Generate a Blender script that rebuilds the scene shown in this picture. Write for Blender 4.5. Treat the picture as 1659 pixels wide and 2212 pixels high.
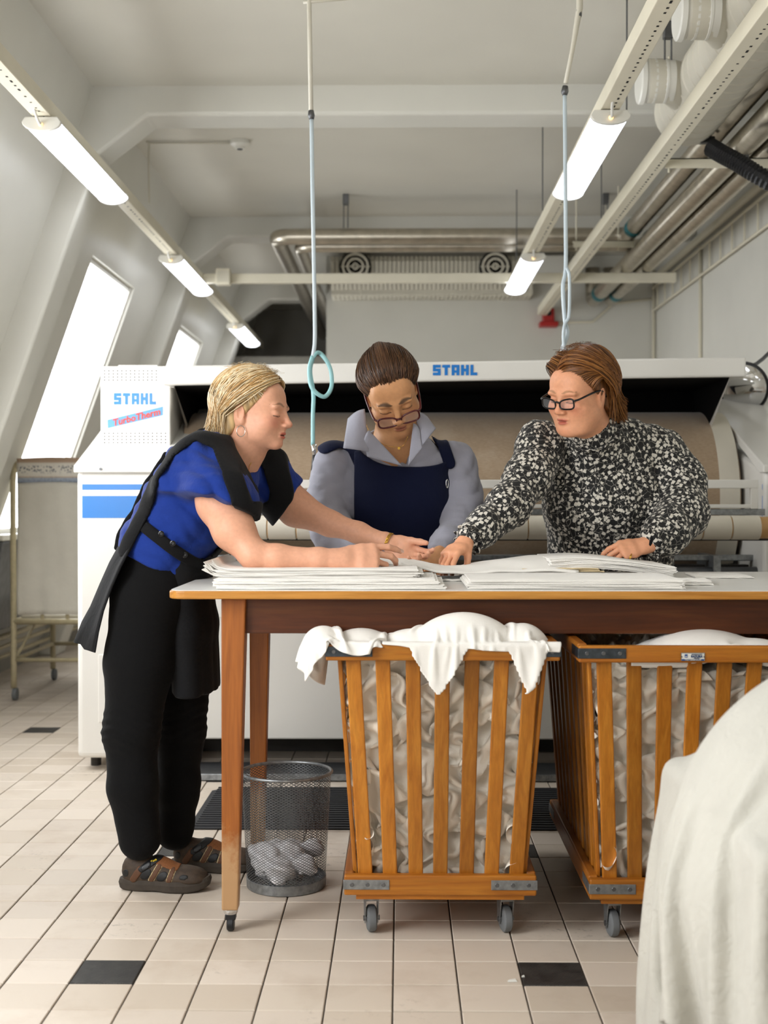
import bpy, bmesh, math, random
import numpy as np
from mathutils import Vector, Matrix
random.seed(7); np.random.seed(7)
SC = bpy.context.scene
for o in list(bpy.data.objects): bpy.data.objects.remove(o)
COL = SC.collection

# ------------------------------------------------------------------ camera
H, F = 1.118, 2750.0
YAW, PITCH = math.radians(0.74), math.radians(-0.56)
cam_d = bpy.data.cameras.new('camera'); cam = bpy.data.objects.new('camera', cam_d); COL.objects.link(cam)
cam.location = (0, 0, H); cam.rotation_euler = (math.pi/2 + PITCH, 0, YAW)
cam_d.sensor_fit = 'HORIZONTAL'; cam_d.sensor_width = 36; cam_d.lens = F/1659*36
cam_d.dof.use_dof = True; cam_d.dof.focus_distance = 3.75; cam_d.dof.aperture_fstop = 4.5
cam_d.clip_start = 0.05; SC.camera = cam
CR = np.array(cam.rotation_euler.to_matrix())
def P(px, py, Y):
    """world point at depth Y seen at photo pixel (px, py)"""
    d = CR @ np.array([(px-829.5)/F, (1106-py)/F, -1.0])
    return np.array([0, 0, H]) + d*(Y/d[1])
# ------------------------------------------------------------------ light
w = bpy.data.worlds.new('sky'); SC.world = w; w.use_nodes = True
w.node_tree.nodes['Background'].inputs[0].default_value = (0.80, 0.88, 1.0, 1)
w.node_tree.nodes['Background'].inputs[1].default_value = 1.0
SC.view_settings.view_transform = 'Standard'; SC.view_settings.look = 'None'
SC.view_settings.gamma = 1; SC.view_settings.use_curve_mapping = False
SC.view_settings.exposure = -1.45
SC.cycles.use_denoising = True
SC.cycles.max_bounces = 4; SC.cycles.diffuse_bounces = 3; SC.cycles.glossy_bounces = 2; SC.cycles.transmission_bounces = 2; SC.cycles.transparent_max_bounces = 6
SC.cycles.use_adaptive_sampling = True; SC.cycles.adaptive_threshold = .12; SC.cycles.caustics_reflective = False; SC.cycles.caustics_refractive = False
LAMP_E, WIN_E = 12.5, 17.0
def area(name, loc, target, sx, sy, power, color=(1, 1, 1)):
    l = bpy.data.lights.new(name, 'AREA'); l.shape = 'RECTANGLE'; l.size = sx; l.size_y = sy
    l.energy = power; l.color = color
    o = bpy.data.objects.new(name, l); COL.objects.link(o); o.location = loc
    o.rotation_euler = (Vector(target)-Vector(loc)).to_track_quat('-Z', 'Y').to_euler(); return o
# added area lights that boost the daylight at the left wall's sloping windows (the two nearest ones are behind the frame's edge)
area('window_daylight', (-1.92, 1.97, 1.75), (0.1, 3.6, 0.9), 1.1, 1.45, 125, (.98, .99, 1))
area('window_daylight', (-1.92, 4.83, 1.70), (0.6, 4.9, 0.9), 1.1, 1.45, 30, (.98, .99, 1))
area('window_daylight', (-1.92, -0.90, 1.75), (0.6, 3.0, 1.0), 1.1, 1.45, 70, (.98, .99, 1))

# ------------------------------------------------------------------ materials
def lin(c):
    if isinstance(c, str): c = tuple(int(c[i:i+2], 16)/255 for i in (0, 2, 4))
    return tuple((x/12.92 if x <= .04045 else ((x+.055)/1.055)**2.4) for x in c) + (1,)
MATS = {}
class NT:
    def __init__(s, name):
        s.m = bpy.data.materials.new(name); s.m.use_nodes = True; s.t = s.m.node_tree
        s.p = s.t.nodes['Principled BSDF']; MATS[name] = s.m
    def n(s, typ, **kw):
        nd = s.t.nodes.new(typ)
        for k, v in kw.items():
            if k.startswith('i_'):
                key = k[2:]; key = int(key) if key.isdigit() else key
                nd.inputs[key].default_value = v
            else: setattr(nd, k, v)
        return nd
    def l(s, a, b): s.t.links.new(a, b)
    def ramp(s, fac, stops):
        r = s.n('ShaderNodeValToRGB'); e = r.color_ramp.elements
        while len(e) < len(stops): e.new(0.5)
        for i, (p, c) in enumerate(stops): e[i].position = p; e[i].color = lin(c) if not (isinstance(c, tuple) and len(c) == 4) else c
        s.l(fac, r.inputs[0]); return r
    def mix(s, fac, a, b, mode='MIX'):
        m = s.n('ShaderNodeMix', data_type='RGBA', blend_type=mode)
        for sock, v in ((m.inputs[0], fac), (m.inputs[6], a), (m.inputs[7], b)):
            if hasattr(v, 'is_linked') or hasattr(v, 'links'): s.l(v, sock)
            elif isinstance(v, (int, float)): sock.default_value = v
            else: sock.default_value = lin(v) if not (isinstance(v, tuple) and len(v) == 4) else v
        return m.outputs[2]
    def coord(s, kind='Object', scale=(1, 1, 1), rot=(0, 0, 0)):
        if kind == 'World': src = s.n('ShaderNodeNewGeometry').outputs['Position']
        else: src = s.n('ShaderNodeTexCoord').outputs[kind]
        mp = s.n('ShaderNodeMapping'); mp.inputs['Scale'].default_value = scale; mp.inputs['Rotation'].default_value = rot
        s.l(src, mp.inputs[0]); return mp.outputs[0]
    def noise(s, vec, scale=5, detail=4, rough=.55, dist=0):
        nd = s.n('ShaderNodeTexNoise', i_Scale=scale, i_Detail=detail, i_Roughness=rough, i_Distortion=dist)
        s.l(vec, nd.inputs['Vector']); return nd.outputs[0]
    def bump(s, h, strength=.2, dist=.01):
        b = s.n('ShaderNodeBump'); b.inputs['Strength'].default_value = strength; b.inputs['Distance'].default_value = dist
        s.l(h, b.inputs['Height']); s.l(b.outputs[0], s.p.inputs['Normal']); return b
    def col(s, v):
        if hasattr(v, 'links'): s.l(v, s.p.inputs['Base Color'])
        else: s.p.inputs['Base Color'].default_value = lin(v)
    def set(s, rough=.5, metal=0, spec=None, sheen=0, coat=0):
        s.p.inputs['Roughness'].default_value = rough; s.p.inputs['Metallic'].default_value = metal
        if spec is not None: s.p.inputs['Specular IOR Level'].default_value = spec
        if sheen: s.p.inputs['Sheen Weight'].default_value = sheen
        if coat: s.p.inputs['Coat Weight'].default_value = coat; s.p.inputs['Coat Roughness'].default_value = .12
def plain(name, c, rough=.5, metal=0, var=.06, nscale=6, bump=0, bscale=200, **kw):
    t = NT(name); t.set(rough, metal, **kw)
    v = t.coord('World'); f = t.noise(v, nscale, 2)
    cc = np.array(lin(c))[:3]
    t.col(t.ramp(f, [(.3, tuple(cc*(1-var))+(1,)), (.7, tuple(np.minimum(cc*(1+var), 1))+(1,))]).outputs[0])
    if bump: t.bump(t.noise(v, bscale, 1), bump, .002)
    return t.m
def emit(name, c, e):
    t = NT(name); t.p.inputs['Emission Color'].default_value = lin(c); t.p.inputs['Emission Strength'].default_value = e
    t.col(c); t.set(.5); return t.m
def wood(name, c1, c2, c3, axis='Z', rough=.38, scale=1.0, worn=None):
    t = NT(name); t.set(rough, spec=.4)
    st = {'X': (1.2, 22, 22), 'Y': (22, 1.2, 22), 'Z': (22, 22, 1.2)}[axis]
    info = t.n('ShaderNodeObjectInfo')
    v0 = t.coord('World', st)
    add = t.n('ShaderNodeVectorMath', operation='ADD'); t.l(v0, add.inputs[0])
    cmb = t.n('ShaderNodeCombineXYZ'); ml = t.n('ShaderNodeMath', operation='MULTIPLY', i_1=37.0); t.l(info.outputs['Random'], ml.inputs[0])
    for i in range(3): t.l(ml.outputs[0], cmb.inputs[i])
    t.l(cmb.outputs[0], add.inputs[1]); v = add.outputs[0]
    f = t.noise(v, 1.6*scale, 6, .6, 1.2); f2 = t.noise(v, 7*scale, 3, .6, .3)
    base = t.ramp(f, [(.30, c1), (.52, c2), (.72, c3)]).outputs[0]
    fine = t.ramp(f2, [(.35, (.72, .72, .72, 1)), (.6, (1, 1, 1, 1))]).outputs[0]
    cc = t.mix(.55, base, fine, 'MULTIPLY')
    hsv = t.n('ShaderNodeHueSaturation'); mr = t.n('ShaderNodeMapRange'); mr.inputs['To Min'].default_value = .72; mr.inputs['To Max'].default_value = 1.12
    t.l(info.outputs['Random'], mr.inputs[0]); t.l(mr.outputs[0], hsv.inputs['Value']); t.l(cc, hsv.inputs['Color']); cc = hsv.outputs[0]
    if worn:
        wv = t.coord('World'); wn = t.noise(wv, 9, 6, .7)
        sep = t.n('ShaderNodeSeparateXYZ'); t.l(wv, sep.inputs[0])
        mr2 = t.n('ShaderNodeMapRange'); mr2.inputs['From Min'].default_value = worn[1]; mr2.inputs['From Max'].default_value = worn[0]
        t.l(sep.outputs[2], mr2.inputs[0])
        a2 = t.n('ShaderNodeMath', operation='ADD'); t.l(mr2.outputs[0], a2.inputs[0]); t.l(wn, a2.inputs[1])
        fr = t.ramp(a2.outputs[0], [(.78, (0, 0, 0, 1)), (1.0, (1, 1, 1, 1))])
        cc = t.mix(fr.outputs[0], cc, worn[2])
    t.col(cc); t.bump(f2, .12, .002); return t.m
# ------------------------------------------------------------------ mesh building
ORG = {}
class MB:
    def __init__(s): s.v = []; s.f = []; s.nv = 0; s.mi = []; s.cur = 0
    def add(s, vs, fs):
        vs = np.asarray(vs, float).reshape(-1, 3); b = s.nv
        s.v.append(vs); s.nv += len(vs)
        for f in fs: s.f.append([int(i)+b for i in f]); s.mi.append(s.cur)
        return s
    def box(s, x0, x1, y0, y1, z0, z1, M=None):
        vs = np.array([[x, y, z] for z in (z0, z1) for y in (y0, y1) for x in (x0, x1)], float)
        if M is not None: vs = vs @ np.array(M)[:3, :3].T + (np.array(M)[:3, 3] if np.array(M).shape[0] == 4 else 0)
        return s.add(vs, [(0, 2, 3, 1), (4, 5, 7, 6), (0, 1, 5, 4), (2, 6, 7, 3), (0, 4, 6, 2), (1, 3, 7, 5)])
    def hexa(s, lo, hi):      # two quads (4 points each, same winding seen from above, counter-clockwise)
        return s.add(list(lo)+list(hi), [(3, 2, 1, 0), (4, 5, 6, 7), (0, 1, 5, 4), (1, 2, 6, 5), (2, 3, 7, 6), (3, 0, 4, 7)])
    def prism(s, poly, axis, a, b):   # poly 2d in the other two axes (cyclic order), extruded a..b along axis
        n = len(poly); vs = []
        for t in (a, b):
            for (u, w_) in poly: vs.append({'X': (t, u, w_), 'Y': (u, t, w_), 'Z': (u, w_, t)}[axis])
        fs = [tuple(range(n))[::-1], tuple(range(n, 2*n))] + [(i, (i+1) % n, n+(i+1) % n, n+i) for i in range(n)]
        return s.add(vs, fs)
    def tube(s, pts, r, seg=8, caps=True, closed=False, flat=None):
        pts = np.asarray(pts, float); n = len(pts); r = np.broadcast_to(np.asarray(r, float), (n,))
        if closed: tan = np.roll(pts, -1, 0)-np.roll(pts, 1, 0)
        else: tan = np.gradient(pts, axis=0)
        tan /= np.linalg.norm(tan, axis=1)[:, None]+1e-12
        up = np.array([0, 0, 1.0]) if abs(tan[0][2]) < .9 else np.array([1.0, 0, 0])
        u = np.cross(tan[0], up); u /= np.linalg.norm(u); rows = []
        a = np.arange(seg)*2*math.pi/seg
        for i in range(n):
            u = u-tan[i]*np.dot(u, tan[i]); u /= np.linalg.norm(u); w_ = np.cross(tan[i], u)
            fl = 1 if flat is None else flat
            rows.append(pts[i]+r[i]*(np.cos(a)[:, None]*u+np.sin(a)[:, None]*w_*fl))
        fs = []
        for i in range(n if closed else n-1):
            j = (i+1) % n
            for k in range(seg): fs.append((i*seg+k, i*seg+(k+1) % seg, j*seg+(k+1) % seg, j*seg+k))
        if caps and not closed: fs += [tuple(range(seg))[::-1], tuple(range((n-1)*seg, n*seg))]
        return s.add(np.concatenate(rows), fs)
    def lathe(s, prof, c, axis='Z', seg=24):     # prof list of (radius, height)
        a = np.arange(seg)*2*math.pi/seg; vs = []
        for (r, h) in prof:
            for t in a:
                x, y = r*math.cos(t), r*math.sin(t)
                vs.append({'Z': (c[0]+x, c[1]+y, c[2]+h), 'X': (c[0]+h, c[1]+x, c[2]+y), 'Y': (c[0]+y, c[1]+h, c[2]+x)}[axis])
        fs = []; n = len(prof)
        for i in range(n-1):
            for k in range(seg): fs.append((i*seg+k, i*seg+(k+1) % seg, (i+1)*seg+(k+1) % seg, (i+1)*seg+k))
        fs += [tuple(range(seg))[::-1], tuple(range((n-1)*seg, n*seg))]
        return s.add(vs, fs)
    def grid(s, pts, nu, nv, closed_u=False):
        fs = [(i*nv+j, i*nv+j+1, ((i+1) % nu)*nv+j+1, ((i+1) % nu)*nv+j) for i in range(nu if closed_u else nu-1) for j in range(nv-1)]
        return s.add(pts, fs)
    def sphere(s, c, r, seg=12, rings=8, sc=(1, 1, 1)):
        vs = []; fs = []
        for i in range(rings+1):
            th = math.pi*i/rings
            for k in range(seg):
                ph = 2*math.pi*k/seg
                vs.append((c[0]+r*sc[0]*math.sin(th)*math.cos(ph), c[1]+r*sc[1]*math.sin(th)*math.sin(ph), c[2]+r*sc[2]*math.cos(th)))
        for i in range(rings):
            for k in range(seg): fs.append((i*seg+k, (i+1)*seg+k, (i+1)*seg+(k+1) % seg, i*seg+(k+1) % seg))
        return s.add(vs, fs)
    def build(s, name, m, parent=None, smooth=False, bevel=0, bseg=2, solid=0, autos=None):
        V = np.concatenate(s.v); 
        if parent is not None: org = ORG[parent.name]
        else:
            lo, hi = V.min(0), V.max(0); org = np.array([(lo[0]+hi[0])/2, (lo[1]+hi[1])/2, lo[2]])
        me = bpy.data.meshes.new(name); me.from_pydata((V-org).tolist(), [], s.f); me.update()
        ms = m if isinstance(m, (list, tuple)) else [m]
        for x in ms: me.materials.append(MATS[x] if isinstance(x, str) else x)
        if len(ms) > 1: me.polygons.foreach_set('material_index', s.mi)
        if smooth: me.polygons.foreach_set('use_smooth', [True]*len(me.polygons))
        o = bpy.data.objects.new(name, me); COL.objects.link(o)
        if parent is not None: o.parent = parent
        else: o.location = org
        ORG[o.name] = org
        if bevel:
            b = o.modifiers.new('bevel', 'BEVEL'); b.width = bevel; b.segments = bseg; b.limit_method = 'ANGLE'; b.angle_limit = .6
        if autos is not None and not smooth:
            me.polygons.foreach_set('use_smooth', [True]*len(me.polygons))
            try: me.set_sharp_from_angle(angle=autos)
            except Exception: pass
        if solid:
            b = o.modifiers.new('solid', 'SOLIDIFY'); b.thickness = solid; b.offset = 0
        return o
def tag(o, label, cat=None, group=None, kind=None):
    if label: o['label'] = label
    if cat: o['category'] = cat
    if group: o['group'] = group
    if kind: o['kind'] = kind
    return o
def thing(name, label, cat, loc, group=None):
    o = bpy.data.objects.new(name, None); COL.objects.link(o); o.location = loc; o.empty_display_size = .1
    ORG[o.name] = np.array(loc, float); return tag(o, label, cat, group)
def struct(o): o['kind'] = 'structure'; return o
def copy_child(src, parent, name=None, loc=None):
    c = src.copy(); COL.objects.link(c); c.parent = parent
    if loc is not None: c.location = loc
    ORG[c.name] = ORG[parent.name] if parent else np.array(c.location)
    return c
def smoothpath(pts, n=40):
    """Catmull-Rom resample"""
    p = np.asarray(pts, float); p = np.vstack([2*p[0]-p[1], p, 2*p[-1]-p[-2]]); out = []
    m = len(p)-3
    for t in np.linspace(0, m-1e-6, n):
        i = int(t); u = t-i; a, b, c, d = p[i:i+4]
        out.append(.5*((2*b)+(-a+c)*u+(2*a-5*b+4*c-d)*u*u+(-a+3*b-3*c+d)*u**3))
    return np.array(out)
# ------------------------------------------------------------------ surface materials
plain('wall_paint', 'dcdad1', .38, var=.03, nscale=2.5, bump=.05, bscale=60)
plain('ceiling_paint', 'd6d2c6', .45, var=.04, nscale=1.5, bump=.05, bscale=60)
plain('grey_wall', '8e8a80', .6, var=.06); plain('alcove_wall', 'b3afa6', .6, var=.05)
plain('rail_paint', 'e6dfca', .4, var=.03)
plain('slot_dark', '15130f', .8)
plain('plastic_white', 'e4e2da', .35, var=.02)
plain('steel', 'b9b2a4', .33, 1, var=.12, nscale=14)
plain('chrome', 'd0d0d0', .18, 1, var=.02)
plain('dark_steel', '6f7072', .45, .9, var=.15, nscale=20)
plain('black_plastic', '17171a', .45, var=.1)
plain('rubber_grey', '6d7072', .65, var=.08)
plain('red_plastic', 'b0201c', .4)
plain('teal_tape', '1f6f78', .5)
plain('duct_white', 'd8d3c4', .42, var=.04)
emit('lamp_light', 'f3f7ff', LAMP_E)
emit('lamp_glow', 'ffd79a', 4.0)
emit('window_light', 'f9fcff', WIN_E)
t = NT('tile'); t.set(.42, spec=.45)
pos = t.coord('World')
sub = t.n('ShaderNodeVectorMath', operation='ADD'); sub.inputs[1].default_value = (.017+15, -2.922+15, 0); t.l(pos, sub.inputs[0])
sn = t.n('ShaderNodeVectorMath', operation='SNAP'); sn.inputs[1].default_value = (.15, .15, 10); t.l(sub.outputs[0], sn.inputs[0])
wn = t.n('ShaderNodeTexWhiteNoise', noise_dimensions='3D'); t.l(sn.outputs[0], wn.inputs[0])
base = t.ramp(wn.outputs[0], [(0, 'c9bbaa'), (.35, 'd2c5b5'), (.7, 'd9ccbd'), (1, 'cdc0b1')]).outputs[0]
st = t.noise(pos, 3.2, 6, .65); base = t.mix(t.ramp(st, [(.52, (0, 0, 0, 1)), (.8, (.5, .5, .5, 1))]).outputs[0], base, 'a8927c')
sp = t.noise(pos, 38, 5, .7); st2 = t.noise(pos, 1.7, 3, .6)
mm = t.n('ShaderNodeMath', operation='MULTIPLY'); t.l(t.ramp(sp, [(.55, (0, 0, 0, 1)), (.68, (1, 1, 1, 1))]).outputs[0], mm.inputs[0])
t.l(t.ramp(st2, [(.56, (0, 0, 0, 1)), (.7, (.75, .75, .75, 1))]).outputs[0], mm.inputs[1])
base = t.mix(mm.outputs[0], base, '5e5248'); t.col(base)
t.bump(t.noise(pos, 420, 2), .12, .001)
t = NT('tile_black'); t.set(.5); t.col(t.ramp(t.noise(t.coord('World'), 25, 5, .7), [(.35, '1c1b1b'), (.7, '3c3a37')]).outputs[0])
wv = t.n('ShaderNodeTexWave', i_Scale=60.0, i_Distortion=3.0); t.l(t.coord('World', (1, 1, 1), (0, 0, .7)), wv.inputs[0]); t.bump(wv.outputs[1], .4, .002)
plain('grout', '3b352f', .9, var=.2, nscale=30)

# ------------------------------------------------------------------ room shell
XR, YB, ZC = 2.10, 10.53, 3.13  # room and ceiling fittings scaled up about the camera, baked into the numbers below
def XW(z): return -2.612+.356*z
def XP(z): return XW(z)+.15
floor = struct(MB().box(-3.0, XR+.1, -2.1, 13.8, -.06, -.0045).build('floor', 'grout'))
# tiles: the 300 largest in view are separate, the rest is one field
tm = MB(); a, c_ = .0732, .0017
tm.add([(-a, -a, -.0045), (a, -a, -.0045), (a, a, -.0045), (-a, a, -.0045), (-a, -a, -c_), (a, -a, -c_), (a, a, -c_), (-a, a, -c_),
        (-a+c_, -a+c_, 0), (a-c_, -a+c_, 0), (a-c_, a-c_, 0), (-a+c_, a-c_, 0)],
       [(0, 1, 5, 4), (1, 2, 6, 5), (2, 3, 7, 6), (3, 0, 4, 7), (4, 5, 9, 8), (5, 6, 10, 9), (6, 7, 11, 10), (7, 4, 8, 11), (8, 9, 10, 11)])
tv, tf = np.array(tm.v[0]), tm.f
def tmesh(name, m):
    me = bpy.data.meshes.new(name); me.from_pydata(tv.tolist(), [], tf); me.materials.append(MATS[m]); return me
tm1, tm2 = tmesh('tile', 'tile'), tmesh('tile_black', 'tile_black')
cells = []
for r in range(-33, 72):
    for k in range(-20, 15):
        x, y = -.017+.15*(k+.5), 2.922+.15*(r+.5)
        if x-.0751 < -3.0 or x+.0751 > XR+.1 or y > 13.7: continue
        px, py = 865+x*F/max(y, .1), 1079+H*F/max(y, .1)
        vis = y > 2.6 and -70 < px < 1730 and py < 2300
        hid = (1395 < px and 1500 < py)
        cells.append((0 if vis and not hid else 1, y, x, (k-2) % 7 == 0 and r % 7 == 0))
cells.sort()
fo = ORG[floor.name]; rest = [MB(), MB()]
for i, (nv_, y, x, blk) in enumerate(cells):
    dz = random.uniform(-.0005, .0005)
    if i < 300:
        o = bpy.data.objects.new('tile', tm2 if blk else tm1); COL.objects.link(o); o.parent = floor
        o.location = (x-fo[0], y-fo[1], dz-fo[2])
        if blk: o['label'] = 'black ribbed floor tile'
    else: rest[1 if blk else 0].add(tv+np.array([x, y, dz]), tf)
tag(rest[0].build('tile_field', 'tile', floor), None, kind='stuff')
tag(rest[1].build('black_tile_field', 'tile_black', floor), None, kind='stuff')
struct(MB().box(-3.0, XR+.1, -2.1, 13.8, ZC, ZC+.1).build('ceiling', 'ceiling_paint'))
struct(MB().box(XR, XR+.1, -2.1, 13.8, 0, ZC).build('wall_right', 'wall_paint'))
struct(MB().box(-.613, XR, YB, YB+.25, 0, ZC).build('wall_back', 'wall_paint'))
struct(MB().box(-2.9, -.3, 13.5, 13.7, 0, ZC).build('wall_alcove', 'alcove_wall'))
struct(MB().box(-.613, -.48, YB+.25, 13.5, 0, ZC).build('wall_alcove_side', 'alcove_wall'))
struct(MB().box(-3.0, XR+.1, -2.1, -2.0, 0, ZC).build('wall_front', 'wall_paint'))
WINS = [(7.14+2.867*k, 8.26+2.867*k) for k in (-3, -2, -1, 0, 1)]; WZ0, WZ1 = .92, 2.49
wl = MB(); ys = [-2.1]+[y for w_ in WINS for y in w_]+[13.8]; zs = [0, WZ0, WZ1, ZC+.05]
for i in range(len(ys)-1):
    for j in range(3):
        if i % 2 == 1 and j == 1: continue
        y0, y1, z0, z1 = ys[i], ys[i+1], zs[j], zs[j+1]
        wl.add([(XW(z0), y0, z0), (XW(z0), y1, z0), (XW(z1), y1, z1), (XW(z1), y0, z1)], [(0, 1, 2, 3)])
D = .07   # reveal depth
for (y0, y1) in WINS:
    c4 = [(y0, WZ0), (y1, WZ0), (y1, WZ1), (y0, WZ1)]
    for q in range(4):
        (ya, za), (yb, zb) = c4[q], c4[(q+1) % 4]
        sp_ = .06
        wl.add([(XW(za), ya, za), (XW(zb), yb, zb), (XW(zb)-D, yb, zb), (XW(za)-D, ya, za)], [(3, 2, 1, 0)])
struct(wl.build('wall_left', 'wall_paint'))
struct(MB().add([(XW(0)-.3, -2.1, -.05), (XW(0)-.3, 13.8, -.05), (XW(ZC)-.3, 13.8, ZC+.05), (XW(ZC)-.3, -2.1, ZC+.05)], [(0, 1, 2, 3)]).build('wall_left_outer', 'grey_wall'))
for i, (y0, y1) in enumerate(WINS):
    wo = thing('window_%d' % (i+1), None, None, (XW(WZ0)-D, (y0+y1)/2, WZ0)); struct(wo)
    xa, xb = XW(WZ0)-D+.01, XW(WZ1)-D+.01
    MB().add([(xa, y0, WZ0), (xa, y1, WZ0), (xb, y1, WZ1), (xb, y0, WZ1)], [(0, 1, 2, 3)]).build('pane', 'window_light', wo)
    fr = MB()
    for (ya, yb) in ((y0, y0+.03), (y1-.03, y1)):
        fr.hexa([(xa, ya, WZ0), (xa+.04, ya, WZ0), (xa+.04, yb, WZ0), (xa, yb, WZ0)], [(xb, ya, WZ1), (xb+.04, ya, WZ1), (xb+.04, yb, WZ1), (xb, yb, WZ1)])
    fr.box(xa, xa+.04, y0, y1, WZ0, WZ0+.03); fr.box(xb-.01, xb+.03, y0, y1, WZ1-.03, WZ1)
    fr.build('window_frame', 'plastic_white', wo)
    struct(MB().box(XW(WZ0)-D, XW(WZ0)+.06, y0-.04, y1+.04, WZ0-.035, WZ0).build('trim_%d' % (20+i), 'plastic_white', bevel=.006))
# portal frames: sloping pillar, chamfered bracket and ceiling beam in one cast piece
for i, y in enumerate((.47, 3.33, 6.20, 9.07, 11.93)):
    xr = XR if y < YB else -.613
    z2 = 2.805
    poly = [(XW(0)-.05, 0), (XP(0), 0), (XP(z2), z2), (XP(z2)+.234, 2.987), (xr, 2.987), (xr, ZC+.02), (XW(ZC)-.06, ZC+.02)]
    struct(MB().prism(poly, 'Y', y, y+.234).build('trim_%d' % (i+1), 'wall_paint', bevel=.018, bseg=3))
struct(MB().box(-2.4, -.62, 12.3, 13.4, 2.41, 2.50).build('trim_9', 'grey_wall'))
# radiator pipes / skirting at the foot of the left wall
struct(MB().box(XW(0)-.02, XW(0)+.03, -2.0, 13.5, 0, .10).build('baseboard_left', 'grey_wall'))

# ------------------------------------------------------------------ ceiling rails and lamps
ZL = 2.618
def rail(x, y0, y1, label):
    t = thing('cable_rail', label, 'rail', (x, (y0+y1)/2, ZL), 'perforated ceiling rails')
    MB().box(x-.037, x+.037, y0, y1, ZL+.0, ZL+.064).build('channel', 'rail_paint', t, bevel=.003)
    s = MB(); y = max(y0, 3.4)+.05; rr = random.Random(int(x*100))
    while y < y1-.05:
        ln = rr.choice((.012, .012, .012, .022, .008)); s.box(x+.004, x+.012, y, y+ln, ZL-.0008, ZL+.002); y += ln+rr.choice((.028, .03, .034, .06))
    tag(s.build('slot', 'slot_dark', t), None, kind='stuff'); return t
rail(-1.404, 2.3, 12.7, 'cream perforated cable rail along the sloping window wall')
rail(.807, 2.3, 9.0, 'cream perforated cable rail in the middle, carrying two lit lamps')
rail(1.152, 1.9, 10.4, 'cream perforated cable rail without lamps, beside the round air duct')
for (x, ys_, lab) in ((-1.404, (2.1, 4.97, 7.78, 10.8), ('out of view', 'nearest lit batten lamp on the rail along the sloping window wall',
                       'second lit batten lamp from the camera on the window wall rail', 'farthest lit batten lamp on the window wall rail')),
                  (.807, (-.7, 2.05, 4.91, 7.75), ('', 'out of view', 'nearer lit batten lamp on the middle ceiling rail', 'farther lit batten lamp on the middle ceiling rail'))):
    for y, lb in zip(ys_, lab):
        if y < 3: lb = 'lit batten lamp on the window wall rail, nearest the camera end' if x < 0 else ('lit batten lamp on the middle rail just ahead of the camera' if y > 0 else 'lit batten lamp on the middle rail behind the camera')
        t = thing('ceiling_lamp', lb, 'lamp', (x, y, ZL-.07), 'batten lamps under the ceiling rails'); L = 1.264
        MB().box(x-.058, x+.058, y+.01, y+L-.01, ZL-.025, ZL-.002).build('housing', 'plastic_white', t, bevel=.006)
        prof = [(.072*math.cos(a_), -.024-.034*math.sin(a_)) for a_ in np.linspace(0, math.pi, 12)]
        MB().prism([(x+u, ZL+w_) for u, w_ in prof], 'Y', y+.02, y+L-.02).build('diffuser', 'lamp_light', t, autos=.7)
        pc = [(u*1.07, w_*1.04+.001) for u, w_ in prof]+[(-.064, -.004), (.064, -.004)]
        for (ya, yb) in ((y, y+.022), (y+L-.022, y+L)):
            MB().prism([(x+u, ZL+w_) for u, w_ in pc], 'Y', ya, yb).build('end_cap', 'plastic_white', t, bevel=.003)
        MB().tube(smoothpath([(x, y+.001, ZL-.03), (x, y-.03, ZL-.035), (x-.005, y-.06, ZL-.01), (x-.005, y-.09, ZL+.01)], 12), .006, 6).build('cable', 'plastic_white', t, smooth=True)
        MB().sphere((x, y-.006, ZL-.036), .009, 8, 6).build('connector', 'lamp_glow', t, smooth=True)
# cross rail with a small box
t = thing('cross_rail', 'cream rail crossing the room below the silver pipes', 'rail', (.25, 8.83, ZL))
MB().box(-1.404, 1.9, 8.81, 8.86, ZL+.0, ZL+.064).build('channel', 'rail_paint', t, bevel=.003)
t = thing('junction_box', 'small cream vented box on the cross rail', 'box', (-1.22, 8.77, ZL))
MB().box(-1.27, -1.17, 8.73, 8.81, ZL-.023, ZL+.088).build('case', 'rail_paint', t, bevel=.006)
for k in range(6): MB().box(-1.252+.013*k, -1.246+.013*k, 8.727, 8.732, ZL-.006, ZL+.07).build('slat', 'duct_white', t)
# suspension wires
def wire(p0, p1, r, label, m='dark_steel'):
    tag(MB().tube([p0, p1], r, 5).build('hanger_wire', m), label, 'wire', 'hanger wires')
for (px, py, Yd, lab) in ((1354, 5, 5.15, 'thin hanger wire above the nearer middle lamp'), (1172, 300, 6.9, 'thin hanger wire with a hook behind the clear hose'),
                     (1299, 340, 7.25, 'thin hanger wire between the two right rails'), (1116, 450, 8.3, 'thin hanger wire left of the middle rail end')):
    x = P(px, py, Yd)[0]; wire((x, Yd, ZC), (x, Yd, ZL+.06), .0035, lab)
# conduit with smoke detector
q = P(518, 303, 7.15)
t = thing('smoke_detector', 'round white smoke detector on the ceiling', 'detector', (q[0], 7.15, ZC-.04))
MB().lathe([(.055, 0), (.055, -.02), (.045, -.03), (.03, -.036), (.028, -.045), (.005, -.047)][::-1], (q[0], 7.15, ZC), seg=20).build('case', 'plastic_white', t, autos=.6)
MB().lathe([(.016, -.049), (.016, -.03)], (q[0], 7.15, ZC), seg=10).build('sensor', 'dark_steel', t)
xa = P(322, 300, 7.15)[0]
tag(MB().tube(smoothpath([(q[0]-.05, 7.15, ZC-.012), (xa+.03, 7.15, ZC-.012), (xa, 7.15, ZC-.03), (xa, 7.15, ZC-.35)], 24), .006, 6).build('cable', 'duct_white', smooth=True), 'thin cable from the smoke detector down to the window rail', 'cable')

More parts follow.
